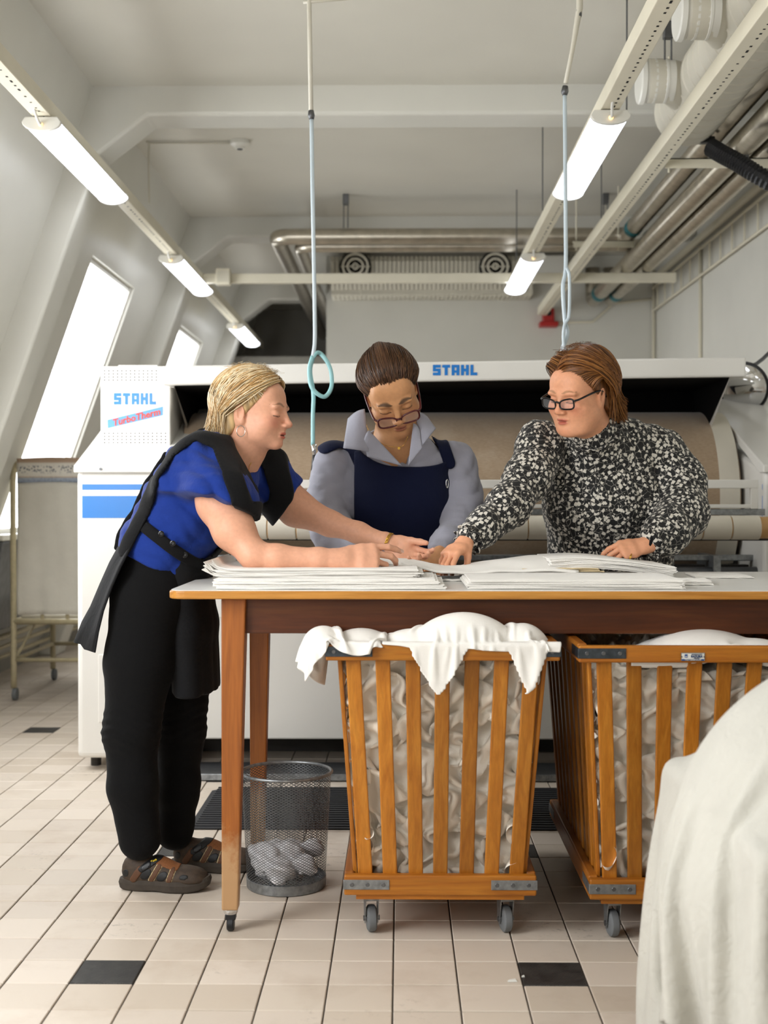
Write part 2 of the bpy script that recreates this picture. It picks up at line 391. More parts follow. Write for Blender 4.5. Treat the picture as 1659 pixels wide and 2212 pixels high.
# ------------------------------------------------------------------ silver pipes
def pipe(pts, r, label, bands=()):
    t = thing('steel_pipe', label, 'pipe', pts[0], 'silver pipes under the ceiling')
    MB().tube(pts, r, 14).build('tube', 'steel', t, smooth=True)
    for b in bands: MB().tube(b, r*1.06, 14).build('tape_band', 'teal_tape', t, smooth=True)
def bend(p0, c, p1, n=8, k=.09):
    p0, c, p1 = map(np.array, (p0, c, p1)); a_ = c+(p0-c)/np.linalg.norm(p0-c)*k; b_ = c+(p1-c)/np.linalg.norm(p1-c)*k
    s = np.linspace(0, 1, n)[:, None]; return [p0]+list((1-s)**2*a_+2*s*(1-s)*c+s*s*b_)+[p1]
zP = 2.852
pipe(bend((1.486, 3.7, zP), (1.486, 8.41, zP), (-.82, 8.41, zP))[:-1]+bend((.5, 8.41, zP), (-.82, 8.41, zP), (-.82, 13.4, zP))[1:], .053, 'thick silver pipe crossing the room then turning into the alcove', [[(1.486, 8.1, zP), (1.486, 8.19, zP)]])
pipe(bend((1.615, 3.7, zP-.03), (1.615, 8.58, zP-.03), (-.68, 8.58, zP-.03))[:-1]+bend((.5, 8.58, zP-.03), (-.68, 8.58, zP-.03), (-.68, 13.4, zP-.03))[1:], .04, 'thinner silver pipe just behind the crossing pipe', [[(1.615, 8.25, zP-.03), (1.615, 8.33, zP-.03)]])
pipe(bend((1.562, 3.0, 2.735), (1.562, 10.4, 2.735), (1.562, 10.4, 3.0), k=.08), .058, 'long silver pipe nearer the air duct, running to the back wall', [[(1.562, 9.95, 2.735), (1.562, 10.06, 2.735)]])
pipe(bend((1.702, 3.0, 2.735), (1.702, 10.4, 2.735), (1.702, 10.4, 3.0), k=.08), .052, 'long silver pipe nearer the right wall, running to the back wall', [[(1.702, 10.0, 2.735), (1.702, 10.11, 2.735)]])
for (y, x0, x1, lab) in ((5.80, 1.2, 1.9, 'white angle bracket holding the silver pipes, nearer the camera'), (8.2, 1.11, 1.5, 'white angle bracket holding the silver pipes, farther away')):
    z = 2.665 if y < 6 else 2.78
    t = thing('pipe_bracket', lab, 'bracket', (x0, y, z), 'pipe brackets')
    MB().box(x0, x1, y, y+.045, z-.005, z).box(x0, x1, y, y+.005, z-.045, z).build('angle_bar', 'rail_paint', t)
    for x in (x0+.02, x1-.1): MB().tube([(x, y+.02, z-.06), (x, y+.02, ZC)], .005, 6).build('rod', 'rail_paint', t)
    for x in (1.562, 1.702):
        if x < x1: MB().box(x-.015, x+.015, y-.003, y+.03, z-.06, z+.03).build('clamp', 'dark_steel', t)
# ------------------------------------------------------------------ round air duct with branches
t = thing('air_duct', 'white spiral air duct with two capped branches at the ceiling', 'duct', (1.322, 4.7, 2.7))
zz = 2.899; s = MB(); prof = []
yy = 2.8
while yy < 5.83: prof += [(.150, yy), (.150, yy+.077), (.154, yy+.082), (.154, yy+.089)]; yy += .094
prof += [(.147, 5.86), (.117, 5.93), (.06, 5.96), (.001, 5.965)]
s.lathe(prof, (1.322, 0, zz), 'Y', 28); s.build('main_duct', 'duct_white', t, autos=.5)
for yb in (4.70, 5.45):
    s = MB(); s.tube(smoothpath([(1.31, yb+.28, zz-.02), (1.24, yb+.14, zz), (1.16, yb+.02, zz), (1.09, yb, zz), (1.05, yb, zz)], 16), .091, 22)
    s.build('branch', 'duct_white', t, smooth=True)
    pr = [(.088, 0), (.096, .005), (.098, .023), (.089, .028), (.089, .058), (.092, .061), (.092, .07), (.089, .072), (.089, .105), (.092, .108), (.092, .117), (.089, .119), (.089, .146)]
    MB().lathe(pr, (1.012, yb, zz), 'X', 26).build('damper_cap', 'plastic_white', t, autos=.5)
for (px, py, Yd, lab) in ((1400, 60, 4.56, 'hanger wire beside the capped duct branch nearer the camera'),):
    x = P(px, py, Yd)[0]; wire((x, Yd, ZC), (x, Yd, 2.7), .004, lab)
cp = [P(1535, 318, 5.5), P(1560, 333, 5.45), P(1595, 352, 5.4), P(1640, 380, 5.35), P(1720, 425, 5.3)]
s = MB(); pts = smoothpath(cp, 60); s.tube(pts, [.034+.006*(i % 2) for i in range(60)], 12); tag(s.build('flexible_hose', 'black_plastic', smooth=False), 'black corrugated flexible hose hanging by the air duct', 'hose')
q = P(1510, 282, 5.9); t = thing('duct_clamp', 'black strap clamp holding the end of the round air duct', 'clamp', q)
MB().tube([q+np.array([-.06, 0, -.05]), q+np.array([.0, 0, .0]), q+np.array([.03, 0, .14])], .02, 8).build('strap', 'black_plastic', t)
MB().box(q[0]-.09, q[0]+.07, q[1]-.02, q[1]+.02, q[2]-.06, q[2]-.03).build('plate', 'black_plastic', t, bevel=.004)
# ------------------------------------------------------------------ ventilation unit on the back wall
x0, x1 = P(716, 600, 10.3)[0], P(1150, 600, 10.3)[0]
z0, z1 = P(800, 640, 10.3)[2], P(800, 556, 10.3)[2]
t = thing('ventilation_unit', 'long ribbed cream ventilation duct with two round diffusers on the back wall', 'vent', ((x0+x1)/2, 10.3, z0))
s = MB(); n = 46
for k in range(n):
    xa, xb = x0+(x1-x0)*k/n, x0+(x1-x0)*(k+1)/n
    s.prism([(10.25, z0+.06), (10.2, z0+.12), (10.2, z1-.05), (10.25, z1), (10.53, z1), (10.53, z0), (10.32, z0)], 'X', xa, xb-.006)
s.box(x0, x1, 10.27, 10.53, z0+.01, z1-.01); s.build('ribbed_duct', 'duct_white', t)
MB().box(x1, x1+.26, 10.22, 10.53, z0+.15, z1).build('end_box', 'plastic_white', t, bevel=.01)
for px in (768, 1069):
    c = P(px, 578, 10.2); d = MB(); d.lathe([(.128, -.005), (.128, .03)], (c[0], 10.17, c[2]), 'Y', 28); g = d.build('diffuser', 'slot_dark', t)
    for (ra, rb) in ((.108, .09), (.07, .052), (.028, .014)):
        MB().lathe([(ra, -.002), (ra, -.02), (rb, -.02), (rb, -.002)], (c[0], 10.163, c[2]), 'Y', 28).build('ring', 'duct_white', g, autos=.6)
    MB().box(c[0]-.115, c[0]+.115, 10.15, 10.16, c[2]-.005, c[2]+.005).build('crossbar', 'duct_white', g)
# dark box between beam and vent
tag(MB().box(x0+.1, x1+.3, 10.3, 10.53, z1+.005, ZC).build('cable_shelf', 'grey_wall'), 'grey shelf above the ventilation duct', 'shelf')
c = P(1185, 690, 10.45)
t = thing('fire_alarm', 'small red alarm sounder at the end of the rail on the back wall', 'alarm', c)
MB().box(c[0]-.045, c[0]+.045, 10.42, 10.53, c[2]-.03, c[2]+.09).build('case', 'red_plastic', t, bevel=.008)
MB().box(c[0]-.075, c[0]+.075, 10.4, 10.53, c[2]-.06, c[2]-.02).build('base', 'red_plastic', t, bevel=.008)
MB().lathe([(.02, 0), (.02, .012)], (c[0], 10.41, c[2]+.045), 'Y', 12).build('button', 'black_plastic', t)
# cable tray and pipe along the right wall
t = thing('cable_tray', 'wire cable tray along the right wall below the ceiling', 'tray', (XR-.05, 6, 2.68))
for z in (2.665, 2.85):
    MB().tube([(XR-.03, 3.0, z), (XR-.03, 10.5, z)], .009, 6).build('side_wire', 'rail_paint', t)
for k in range(26): MB().tube([(XR-.02, 3.1+.29*k, 2.665), (XR-.02, 3.1+.29*k, 2.85)], .007, 5).build('rung', 'rail_paint', t)
tag(MB().tube([(XR-.04, 3.0, 2.915), (XR-.04, 10.48, 2.915)], .026, 10).build('wall_pipe', 'rail_paint', smooth=True), 'thin cream pipe running above the wire cable tray', 'pipe')
tag(MB().tube([(XR-.02, 10.5, 1.2), (XR-.02, 10.5, 3.0)], .014, 8).build('wall_pipe', 'rail_paint', smooth=True), 'thin upright cream pipe in the back right corner', 'pipe')
tag(MB().tube([(XR-.014, 8.9, 1.2), (XR-.014, 8.9, 2.88)], .012, 8).build('wall_pipe', 'rail_paint', smooth=True), 'thin upright cream pipe on the right wall', 'pipe')
tag(MB().tube([(1.17, 10.51, 2.57), (1.58, 10.51, 2.58), (1.75, 10.51, 2.73), (2.08, 10.51, 2.77)], .010, 8).build('wall_pipe', 'rail_paint', smooth=True), 'thin cream conduit low on the back wall beside the red alarm', 'pipe')
# ceiling hooks
for (px, py, Yd, lab) in ((747, 465, 8.41, 'dark hanger clamp above the crossing pipe'), (1308, 455, 8.41, 'dark hanger clamp beside the lamp-free rail'), (1443, 128, 5.4, 'dark hanger clamp above the capped duct branches')):
    x = P(px, py, Yd)[0]
    t = thing('pipe_hanger', lab, 'hanger', (x, Yd, 2.91), 'dark pipe hangers')
    MB().box(x-.02, x+.02, Yd-.02, Yd+.02, ZC-.07, ZC).build('clamp', 'dark_steel', t, bevel=.004)
    for dx in (-.014, .014): MB().tube([(x+dx, Yd, 2.91), (x+dx, Yd, ZC-.05)], .004, 6).build('rod', 'dark_steel', t)
# ------------------------------------------------------------------ materials for machine and furniture
plain('enamel_white', 'e9e6df', .22, var=.015, nscale=3, spec=.5)
plain('enamel_shade', 'd9d3c8', .3, var=.02)
plain('print_blue', '0a78cc', .3, var=.02)
plain('print_light_blue', '5b9bd3', .35, var=.02)
plain('print_red', 'd8482f', .4, var=.02)
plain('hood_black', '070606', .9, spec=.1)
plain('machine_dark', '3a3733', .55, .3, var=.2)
plain('cream_belt', 'ddd6c6', .75, var=.03, bump=.1)
plain('tan_wood', 'c49a63', .5)
plain('mat_black', '26272a', .7, var=.15)
plain('bracket_zinc', '8f9294', .42, .85, var=.25, nscale=60)
plain('bracket_dark', '4b5157', .4, .85, var=.3, nscale=60)
plain('blue_cloth', '142a70', .85)
plain('laminate_white', 'e6e4df', .3, var=.02)
t = NT('drum_cloth'); t.set(.85, sheen=.2); v = t.coord('World')
f1 = t.noise(v, 3.5, 5, .6); f2 = t.noise(t.coord('World', (1, 8, 8)), 60, 2)
t.col(t.mix(.18, t.ramp(f1, [(.3, 'a58c70'), (.6, 'b39a7e'), (.8, 'c4b098')]).outputs[0], t.ramp(f2, [(.3, '6a5540'), (.7, 'd8c8b0')]).outputs[0]))
t.bump(t.noise(v, 500, 2), .3, .002)
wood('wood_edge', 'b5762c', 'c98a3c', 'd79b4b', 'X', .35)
wood('wood_apron', '4e240c', '602f11', '724019', 'X', .4, .7)  # dark brown wood, with the shade below the table top put into the colour
wood('wood_leg', '8a4c1c', 'a05c24', 'b26a2c', 'Z', .42, .8, worn=(.02, .36, 'b48d64'))
wood('wood_slat', 'a8641c', 'ba7526', 'c98530', 'Z', .34)
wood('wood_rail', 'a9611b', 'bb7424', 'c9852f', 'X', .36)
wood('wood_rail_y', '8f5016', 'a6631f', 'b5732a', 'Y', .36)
t = NT('mesh_metal'); t.set(.4, .8); t.col('6c6f72')
tc = t.coord('Object'); sep = t.n('ShaderNodeSeparateXYZ'); t.l(tc, sep.inputs[0])
at = t.n('ShaderNodeMath', operation='ARCTAN2'); t.l(sep.outputs[1], at.inputs[0]); t.l(sep.outputs[0], at.inputs[1])
ms = []
for sg in (1, -1):
    a1 = t.n('ShaderNodeMath', operation='MULTIPLY', i_1=55.0*sg); t.l(at.outputs[0], a1.inputs[0])
    a2 = t.n('ShaderNodeMath', operation='MULTIPLY_ADD', i_1=820.0); t.l(sep.outputs[2], a2.inputs[0]); t.l(a1.outputs[0], a2.inputs[2])
    a3 = t.n('ShaderNodeMath', operation='SINE'); t.l(a2.outputs[0], a3.inputs[0]); ms.append(a3.outputs[0])
mx = t.n('ShaderNodeMath', operation='MAXIMUM'); t.l(ms[0], mx.inputs[0]); t.l(ms[1], mx.inputs[1])
gt = t.n('ShaderNodeMath', operation='GREATER_THAN', i_1=.72); t.l(mx.outputs[0], gt.inputs[0]); t.l(gt.outputs[0], t.p.inputs['Alpha'])
def fabric(name, c, rough=.85, weave=700, bump=.25, var=.04, sheen=.15, fold=0):
    t = NT(name); t.set(rough, sheen=sheen, spec=.25); v = t.coord('World'); cc = np.array(lin(c))[:3]
    t.col(t.ramp(t.noise(v, 9, 4), [(.3, tuple(cc*(1-var))+(1,)), (.7, tuple(np.minimum(cc*(1+var), 1))+(1,))]).outputs[0])
    w1 = t.n('ShaderNodeTexWave', bands_direction='X', i_Scale=weave/6.0, i_Distortion=1.0); t.l(v, w1.inputs[0])
    w2 = t.n('ShaderNodeTexWave', bands_direction='Z', i_Scale=weave/6.0, i_Distortion=1.0); t.l(v, w2.inputs[0])
    ad = t.n('ShaderNodeMath', operation='ADD'); t.l(w1.outputs[1], ad.inputs[0]); t.l(w2.outputs[1], ad.inputs[1])
    b = t.bump(ad.outputs[0], bump, .0006)
    if fold:
        nz = t.noise(v, 34, 3, .6, 1.5); b2 = t.n('ShaderNodeBump'); b2.inputs['Strength'].default_value = fold; b2.inputs['Distance'].default_value = .006
        t.l(nz, b2.inputs['Height']); t.l(b2.outputs[0], b.inputs['Normal'])
    return t.m
fabric('linen', 'f3efe8', .9); fabric('linen_warm', 'f8f0e2', .9); fabric('linen_tan', 'd8c39a', .9); fabric('linen_sheet', 'd6d1c4', .9, fold=.3)

# ------------------------------------------------------------------ lettering helpers
GLY = {'S': [(0, 0, 5, 1.45), (3.1, 0, 5, 3.4), (0, 1.95, 5, 3.4), (0, 1.95, 1.9, 5.3), (0, 3.85, 5, 5.3)],
       'T': [(0, 3.85, 5, 5.3), (1.5, 0, 3.5, 5.3)],
       'A': [(0, 0, 1.9, 5.3), (3.1, 0, 5, 5.3), (0, 3.95, 5, 5.3), (0, 1.3, 5, 2.5)],
       'H': [(0, 0, 1.9, 5.3), (3.1, 0, 5, 5.3), (0, 1.95, 5, 3.4)],
       'L': [(0, 0, 1.9, 5.3), (0, 0, 4.4, 1.45)]}
def word_blocks(mb, word, x, y, z, w_, h):
    """block capitals as thin raised print on a plane facing -Y; w_ total width, h height"""
    n = len(word); cw = w_/(n*5+(n-1)*1.0); ch = h/5.3
    for i, ch_ in enumerate(word):
        R_ = GLY[ch_]; ox = x+(i*6)*cw; us = sorted({q for r in R_ for q in (r[0], r[2])}); vs_ = sorted({q for r in R_ for q in (r[1], r[3])})
        for u0, u1 in zip(us, us[1:]):
            for v0, v1 in zip(vs_, vs_[1:]):
                if any(r[0] <= u0 and u1 <= r[2] and r[1] <= v0 and v1 <= r[3] for r in R_):
                    mb.add([(ox+a_*cw, y-.0012, z+b_*ch) for a_, b_ in ((u0, v0), (u1, v0), (u1, v1), (u0, v1))], [(0, 1, 2, 3)])
def text_mesh(body, size, shear=0, bold=0):
    cu = bpy.data.curves.new('lettering', 'FONT'); cu.body = body; cu.size = size; cu.shear = shear; cu.offset = bold; cu.align_x = 'CENTER'; cu.align_y = 'CENTER'; cu.extrude = .0006; cu.resolution_u = 2
    o = bpy.data.objects.new('lettering', cu); COL.objects.link(o); dg = bpy.context.evaluated_depsgraph_get()
    me = bpy.data.meshes.new_from_object(o.evaluated_get(dg)); v = np.array([x.co[:] for x in me.vertices]); f = [tuple(p.vertices) for p in me.polygons]
    bpy.data.objects.remove(o); bpy.data.meshes.remove(me); return v, f
def put_text(body, size, c, m, parent, width=None, rot=0, shear=0, bold=0, name='lettering', R=None):
    v, f = text_mesh(body, size, shear, bold)
    if width: k = width/(v[:, 0].max()-v[:, 0].min()); v[:, :2] *= k
    if R is not None: v = v @ np.array(R).T+np.array(c)
    else:
        cs, sn_ = math.cos(rot), math.sin(rot); x, y = v[:, 0]*cs-v[:, 1]*sn_, v[:, 0]*sn_+v[:, 1]*cs
        v = np.stack([c[0]+x, c[1]-v[:, 2], c[2]+y], 1)
    return MB().add(v, f).build(name, m, parent)

# ------------------------------------------------------------------ ironing machine
M = thing('flatwork_ironer', 'large white flatwork ironing machine with a beige padded drum and blue lettering', 'machine', (.2, 5.8, 0))
def cabinet(x0, x1, side):
    yf = 5.22; poly = [(yf, .05), (yf, 1.228), (yf+.02, 1.24), (6.4, 1.5), (6.4, .05)]
    b = MB(); b.prism(poly, 'X', x0, x1); body = b.build('side_cabinet', 'enamel_white', M, bevel=.03, bseg=3)
    MB().prism([(yf-.014, 1.228), (yf-.014, 1.258), (5.47, 1.352), (6.4, 1.69), (6.4, 1.64), (5.47, 1.31), (yf+.05, 1.228)], 'X', x0-.008, x1+.008).build('lid', 'enamel_white', body, bevel=.005)
    MB().box(x0+.025, x1-.002, yf-.0012, yf+.01, 1.158, 1.181).build('stripe', 'print_blue', body)
    MB().box(x0+.025, x1-.002, yf-.0012, yf+.01, 1.042, 1.133).build('stripe', 'print_blue', body)
    # stripes wrap round the rounded edge
    for (za, zb) in ((1.158, 1.181), (1.042, 1.133)):
        ex = x0 if side < 0 else x0
        MB().add([(ex+.026, yf-.0012, za), (ex+.009, yf+.008, za), (ex-.0012, yf+.027, za), (ex+.026, yf-.0012, zb), (ex+.009, yf+.008, zb), (ex-.0012, yf+.027, zb)], [(0, 3, 4, 1), (1, 4, 5, 2)]).build('stripe', 'print_blue', body)
    for fx in (.24, .84):
        xx = x0+(x1-x0)*fx; MB().lathe([(.006, 0), (.006, .004), (.003, .006)][::-1], (xx, yf-.019, 1.243), 'Y', 10).build('screw', 'dark_steel', body)
    MB().box(x0+.09, x1-.03, yf-.003, yf+.01, .2, .48).build('door_panel', 'enamel_white', body, bevel=.002)
    for xx in (x0+.05, x1-.05):
        MB().lathe([(.022, 0), (.022, .05)], (xx, yf+.12, 0), 'Z', 12).build('foot', 'machine_dark', body)
    return body
cabL = cabinet(-1.333, -.9, -1); cabR = cabinet(1.486, 1.93, 1)
# upper box of the left side with vents and lettering
yb = 5.47; bx0, bx1 = P(217, 900, yb)[0], P(368, 900, yb)[0]; bz0, bz1 = 1.345, P(217, 791, yb)[2]
up = MB().box(bx0, bx1, yb, 6.35, bz0, bz1).build('control_box', 'enamel_white', M, bevel=.006)
MB().box(bx0+.07, bx1-.06, yb+.03, 6.3, bz1, bz1+.008).build('top_plate', 'enamel_white', up, bevel=.002)
hs = MB()
for (ya, n) in ((801, 13), (936, 15)):
    for r in range(4):
        for k in range(n):
            q = P(226+(9.3 if ya < 900 else 9.4)*k, ya+6.7*r, yb); hs.box(q[0]-.0026, q[0]+.0026, yb-.0008, yb+.002, q[2]-.0026, q[2]+.0026)
tag(hs.build('vent_hole', 'slot_dark', up), None, kind='stuff')
q = P(246, 874, yb); q2 = P(339, 849, yb); b = MB(); word_blocks(b, 'STAHL', q[0], yb, q[2], q2[0]-q[0], q2[2]-q[2]); b.build('lettering', 'print_blue', up)
c4 = [P(233, 925, yb), P(352, 897, yb), P(352, 878, yb), P(232, 907, yb)]
MB().add([(p[0], yb-.001, p[2]) for p in c4], [(0, 1, 2, 3)]).build('badge', 'print_light_blue', up)
q = P(294, 902, yb); put_text('TurboTherm', .05, (q[0], yb-.0018, q[2]), 'print_red', up, width=.208, rot=math.atan2(29, 119), shear=.25, bold=.0012)
# hood
yh = 5.30; hx0, hx1 = P(350, 800, yh)[0], P(1612, 800, yh)[0]
def hz(x, lo): t_ = (x-hx0)/(hx1-hx0); return (1.594 if lo else 1.675)+.034*t_
hb = MB()
hb.hexa([(hx0, yh, hz(hx0, 1)), (hx1, yh, hz(hx1, 1)), (hx1, 6.35, hz(hx1, 1)+.03), (hx0, 6.35, hz(hx0, 1)+.03)], [(hx0, yh, hz(hx0, 0)), (hx1, yh, hz(hx1, 0)), (hx1, 6.35, hz(hx1, 0)+.06), (hx0, 6.35, hz(hx0, 0)+.06)])
hood = hb.build('hood', 'enamel_white', M, bevel=.008)
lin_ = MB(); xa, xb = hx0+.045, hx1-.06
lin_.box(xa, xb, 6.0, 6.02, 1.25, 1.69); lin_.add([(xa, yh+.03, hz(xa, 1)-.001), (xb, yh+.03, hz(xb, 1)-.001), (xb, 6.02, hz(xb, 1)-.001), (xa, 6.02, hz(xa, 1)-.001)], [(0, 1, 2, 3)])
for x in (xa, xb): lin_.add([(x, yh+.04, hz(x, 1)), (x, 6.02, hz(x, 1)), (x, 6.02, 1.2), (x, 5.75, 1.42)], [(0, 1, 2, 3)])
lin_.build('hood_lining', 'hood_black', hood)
for (xx) in (xa, xb): MB().add([(xx-.002 if xx == xa else xx+.002, yh+.035, hz(xx, 1)), (xx-.002 if xx == xa else xx+.002, 6.02, hz(xx, 1)), (xx-.002 if xx == xa else xx+.002, 6.02, 1.2), (xx-.002 if xx == xa else xx+.002, 5.72, 1.40)], [(0, 1, 2, 3)]).build('hood_side', 'enamel_shade', hood)
q = P(935, 811, yh); q2 = P(1033, 788, yh); b = MB(); word_blocks(b, 'STAHL', q[0], yh-.001, q[2], q2[0]-q[0], q2[2]-q[2]); b.build('lettering', 'print_blue', hood)
# padded drum
dx0, dx1 = -.974, 1.476; b = MB(); b.lathe([(.3, dx0+.02), (.37, dx0), (.397, dx0+.015), (.40, dx0+.05), (.40, dx1-.05), (.397, dx1-.015), (.37, dx1), (.3, dx1-.02)], (0, 5.9, 1.12), 'X', 72)
drum = b.build('padded_drum', 'drum_cloth', M, autos=.5)
b = MB(); b.lathe([(.4012, dx1-.10), (.4012, dx1-.048), (.398, dx1-.013)], (0, 5.9, 1.12), 'X', 72); b.build('drum_edge_band', 'cream_belt', drum, autos=.5)
# guard frame
gx0, gx1 = -.93, P(1637, 1050, 5.15)[0]
g = MB().box(gx0, gx1, 5.14, 5.165, 1.163, 1.198).build('guard_frame', 'enamel_white', M, bevel=.003)
MB().box(gx0, gx1, 5.142, 5.165, 1.083, 1.099).build('lower_bar', 'enamel_white', g, bevel=.003)
for x in (gx0, gx1-.03, .3): MB().box(x, x+.03, 5.141, 5.164, 1.08, 1.19).build('upright', 'enamel_white', g, bevel=.002)
MB().box(gx0-.04, gx1+.03, 5.15, 5.2, 1.055, 1.08).build('cross_beam', 'bracket_zinc', M, bevel=.002)
# feed roller with belts
rx0, rx1, ry, rz, rr_ = -.86, P(1640, 1140, 5.0)[0], 5.0, 1.008, .047
b = MB(); b.lathe([(rr_-.004, rx0-.09), (rr_-.004, rx1+.09)], (0, ry, rz), 'X', 24); rol = b.build('feed_roller', 'tan_wood', M, autos=.6)
nb = 20; bw = (rx1-rx0)/nb
for k in range(nb):
    MB().lathe([(rr_-.003, rx0+bw*k+.002), (rr_, rx0+bw*k+.004), (rr_, rx0+bw*(k+1)-.004), (rr_-.003, rx0+bw*(k+1)-.002)], (0, ry, rz), 'X', 24).build('belt', 'cream_belt', rol, autos=.6)
MB().box(-.95, 1.5, 5.06, 5.1, .955, 1.0).build('roller_support', 'machine_dark', M)
# inner works and front panel
inn = MB().box(-.9, 1.49, 5.62, 5.66, .1, .95).build('inner_wall', 'machine_dark', M)
MB().box(-.9, 1.49, 5.38, 5.42, .86, .885).build('cross_bar', 'bracket_zinc', inn, bevel=.003)
MB().tube([(-.9, 5.33, .815), (1.49, 5.33, .815)], .022, 12).build('shaft', 'dark_steel', inn, smooth=True)
MB().box(-.9, 1.49, 5.45, 5.5, .78, .84).build('tray', 'machine_dark', inn)
MB().box(1.30, 1.33, 5.3, 5.6, .74, .885).build('bracket', 'bracket_zinc', inn)
MB().box(-.9, 1.486, 5.25, 5.30, .127, .75).build('front_panel', 'enamel_white', M, bevel=.006)
MB().box(-.9, 1.486, 5.245, 5.26, .63, .634).build('panel_seam', 'enamel_shade', M)
MB().box(-.9, 1.486, 5.62, 5.68, 0.004, .13).build('plinth', 'machine_dark', M)  # dark strip added to stand for the shade in the gap under the machine
t = thing('foot_plate', 'low grey metal foot plate on the floor under the ironing machine', 'plate', (.2, 5.1, 0))
MB().box(-.85, 1.3, 5.03, 5.30, .004, .022).build('plate', 'dark_steel', t, bevel=.004)
MB().box(-.85, 1.3, 5.026, 5.034, .004, .03).build('front_lip', 'bracket_zinc', t, bevel=.002)
# ribbed rubber mat
t = thing('rubber_mat', 'black ribbed rubber mat on the tiles behind the table', 'mat', (-.05, 4.6, 0))
mp = [(-.72, 4.29), (.62, 4.29), (.62, 4.9), (-.66, 4.9), (-.72, 4.84)]
MB().prism(mp, 'Z', .001, .008).build('mat_sheet', 'mat_black', t, bevel=.003)
for k in range(19): MB().box(-.70, .60, 4.305+.0315*k, 4.320+.0315*k, .008, .0115).build('rib', 'mat_black', t)
# convex mirror
q = P(1606, 838, 6.1); t = thing('convex_mirror', 'round convex mirror with black rim right of the hood', 'mirror', q); n_ = np.array([-.55, -.8, -.15]); n_ /= np.linalg.norm(n_)
ax = np.cross(n_, [0, 0, 1]); ax /= np.linalg.norm(ax); ay = np.cross(ax, n_); r0 = .118; vs = [q+n_*.035]; fs = []; NR, NS = 8, 36
for i in range(1, NR+1):
    for k in range(NS):
        a_ = 2*math.pi*k/NS; rr = r0*i/NR; vs.append(q+n_*.035*(1-(i/NR)**2)+rr*(math.cos(a_)*ax+math.sin(a_)*ay))
for k in range(NS): fs.append((0, 1+k, 1+(k+1) % NS))
for i in range(NR-1):
    for k in range(NS): fs.append((1+i*NS+k, 1+(i+1)*NS+k, 1+(i+1)*NS+(k+1) % NS, 1+i*NS+(k+1) % NS))
MB().add(vs, fs).build('glass', 'chrome', t, smooth=True); MATS['chrome'].node_tree.nodes['Principled BSDF'].inputs['Roughness'].default_value = .06
MB().tube([q+r0*(math.cos(a_)*ax+math.sin(a_)*ay) for a_ in np.linspace(0, 2*math.pi, 40)[:-1]], .008, 8, closed=True).build('rim', 'black_plastic', t, smooth=True)
MB().tube(smoothpath([q-n_*.01, q+np.array([.03, .05, .1]), P(1640, 782, 6.15), P(1700, 730, 6.3), np.array([2.09, 6.4, 1.97])], 14), .009, 8).build('arm', 'dark_steel', t, smooth=True)
# blue cloth hanging on the right wall
b = MB(); n = 24; pts = []
for i in range(n):
    for j in range(8):
        f_ = j/7; pts.append((1.78+.26*i/(n-1), 6.35+.02*math.sin(i*1.1)*(.3+f_), 1.55-.5*f_))
b.grid(pts, n, 8); tag(b.build('work_coat', 'blue_cloth', smooth=True, solid=.004), 'dark blue cloth hanging below the convex mirror', 'cloth')

# ------------------------------------------------------------------ air hoses from the ceiling
plain('hose_clear', 'c6d3da', .25, var=.05); plain('hose_teal', '9ccfd2', .25, var=.05)
yh_ = 4.62
def hp(*l): return [P(a_, b_, yh_) for a_, b_ in l]
t = thing('air_hose', 'clear air hose with a knotted loop, hanging between the blonde woman and the middle woman', 'hose', P(676, 990, yh_))
top = P(668, 20, yh_); MB().tube([(top[0], yh_, ZC), (top[0], yh_, top[2]), P(672, 243, yh_)], .0085, 8).build('drop_pipe', 'duct_white', t, smooth=True)
MB().tube([P(655, 5, yh_), P(690, 3, yh_), P(780, -6, yh_)], .006, 8).build('side_pipe', 'duct_white', t, smooth=True)
MB().tube([P(672, 239, yh_), P(672.5, 250, yh_), P(673, 258, yh_)], [.010, .013, .009], 10).build('coupling', 'dark_steel', t, smooth=True)
path = smoothpath(hp((673, 255), (675, 400), (678, 560), (680, 680), (680, 740), (675, 775)), 40)
MB().tube(path, .0075, 10).build('hose_run', 'hose_clear', t, smooth=True)
k1 = [P(675, 770, yh_), P(668, 800, yh_-.02), P(674, 838, yh_-.03), P(700, 857, yh_-.02), P(716, 835, yh_), P(713, 795, yh_+.01), P(694, 765, yh_+.02), P(680, 766, yh_), P(670, 800, yh_+.02), P(677, 850, yh_+.01), P(676, 900, yh_), P(676, 962, yh_)]
MB().tube(smoothpath(k1, 80), .0078, 10).build('knot', 'hose_teal', t, smooth=True)
MB().tube([P(678, 960, yh_), P(679, 985, yh_)], [.010, .006], 10).build('nozzle', 'chrome', t, smooth=True)
MB().tube([P(673, 963, yh_), P(684, 963, yh_)], .006, 8).build('clip', 'chrome', t, smooth=True)
MB().tube([P(679, 983, yh_), P(680, 1000, yh_), P(674, 1022, yh_)], [.007, .012, .005], 8).build('handle', 'black_plastic', t, smooth=True)
t = thing('air_hose', 'clear air hose with a twisted loop, hanging above the woman in the floral blouse', 'hose', P(1220, 780, yh_))
tp = P(1252, 18, yh_); MB().tube([(tp[0], yh_, ZC), tuple(tp), P(1236, 110, yh_), P(1222, 180, yh_)], [.012, .012, .008, .008], 8).build('drop_pipe', 'duct_white', t, smooth=True)
MB().tube([P(1251, 22, yh_), P(1250, 36, yh_)], .011, 10).build('collar', 'dark_steel', t)
MB().tube([P(1221, 186, yh_), P(1220, 198, yh_), P(1220, 206, yh_)], [.010, .014, .009], 10).build('coupling', 'dark_steel', t, smooth=True)
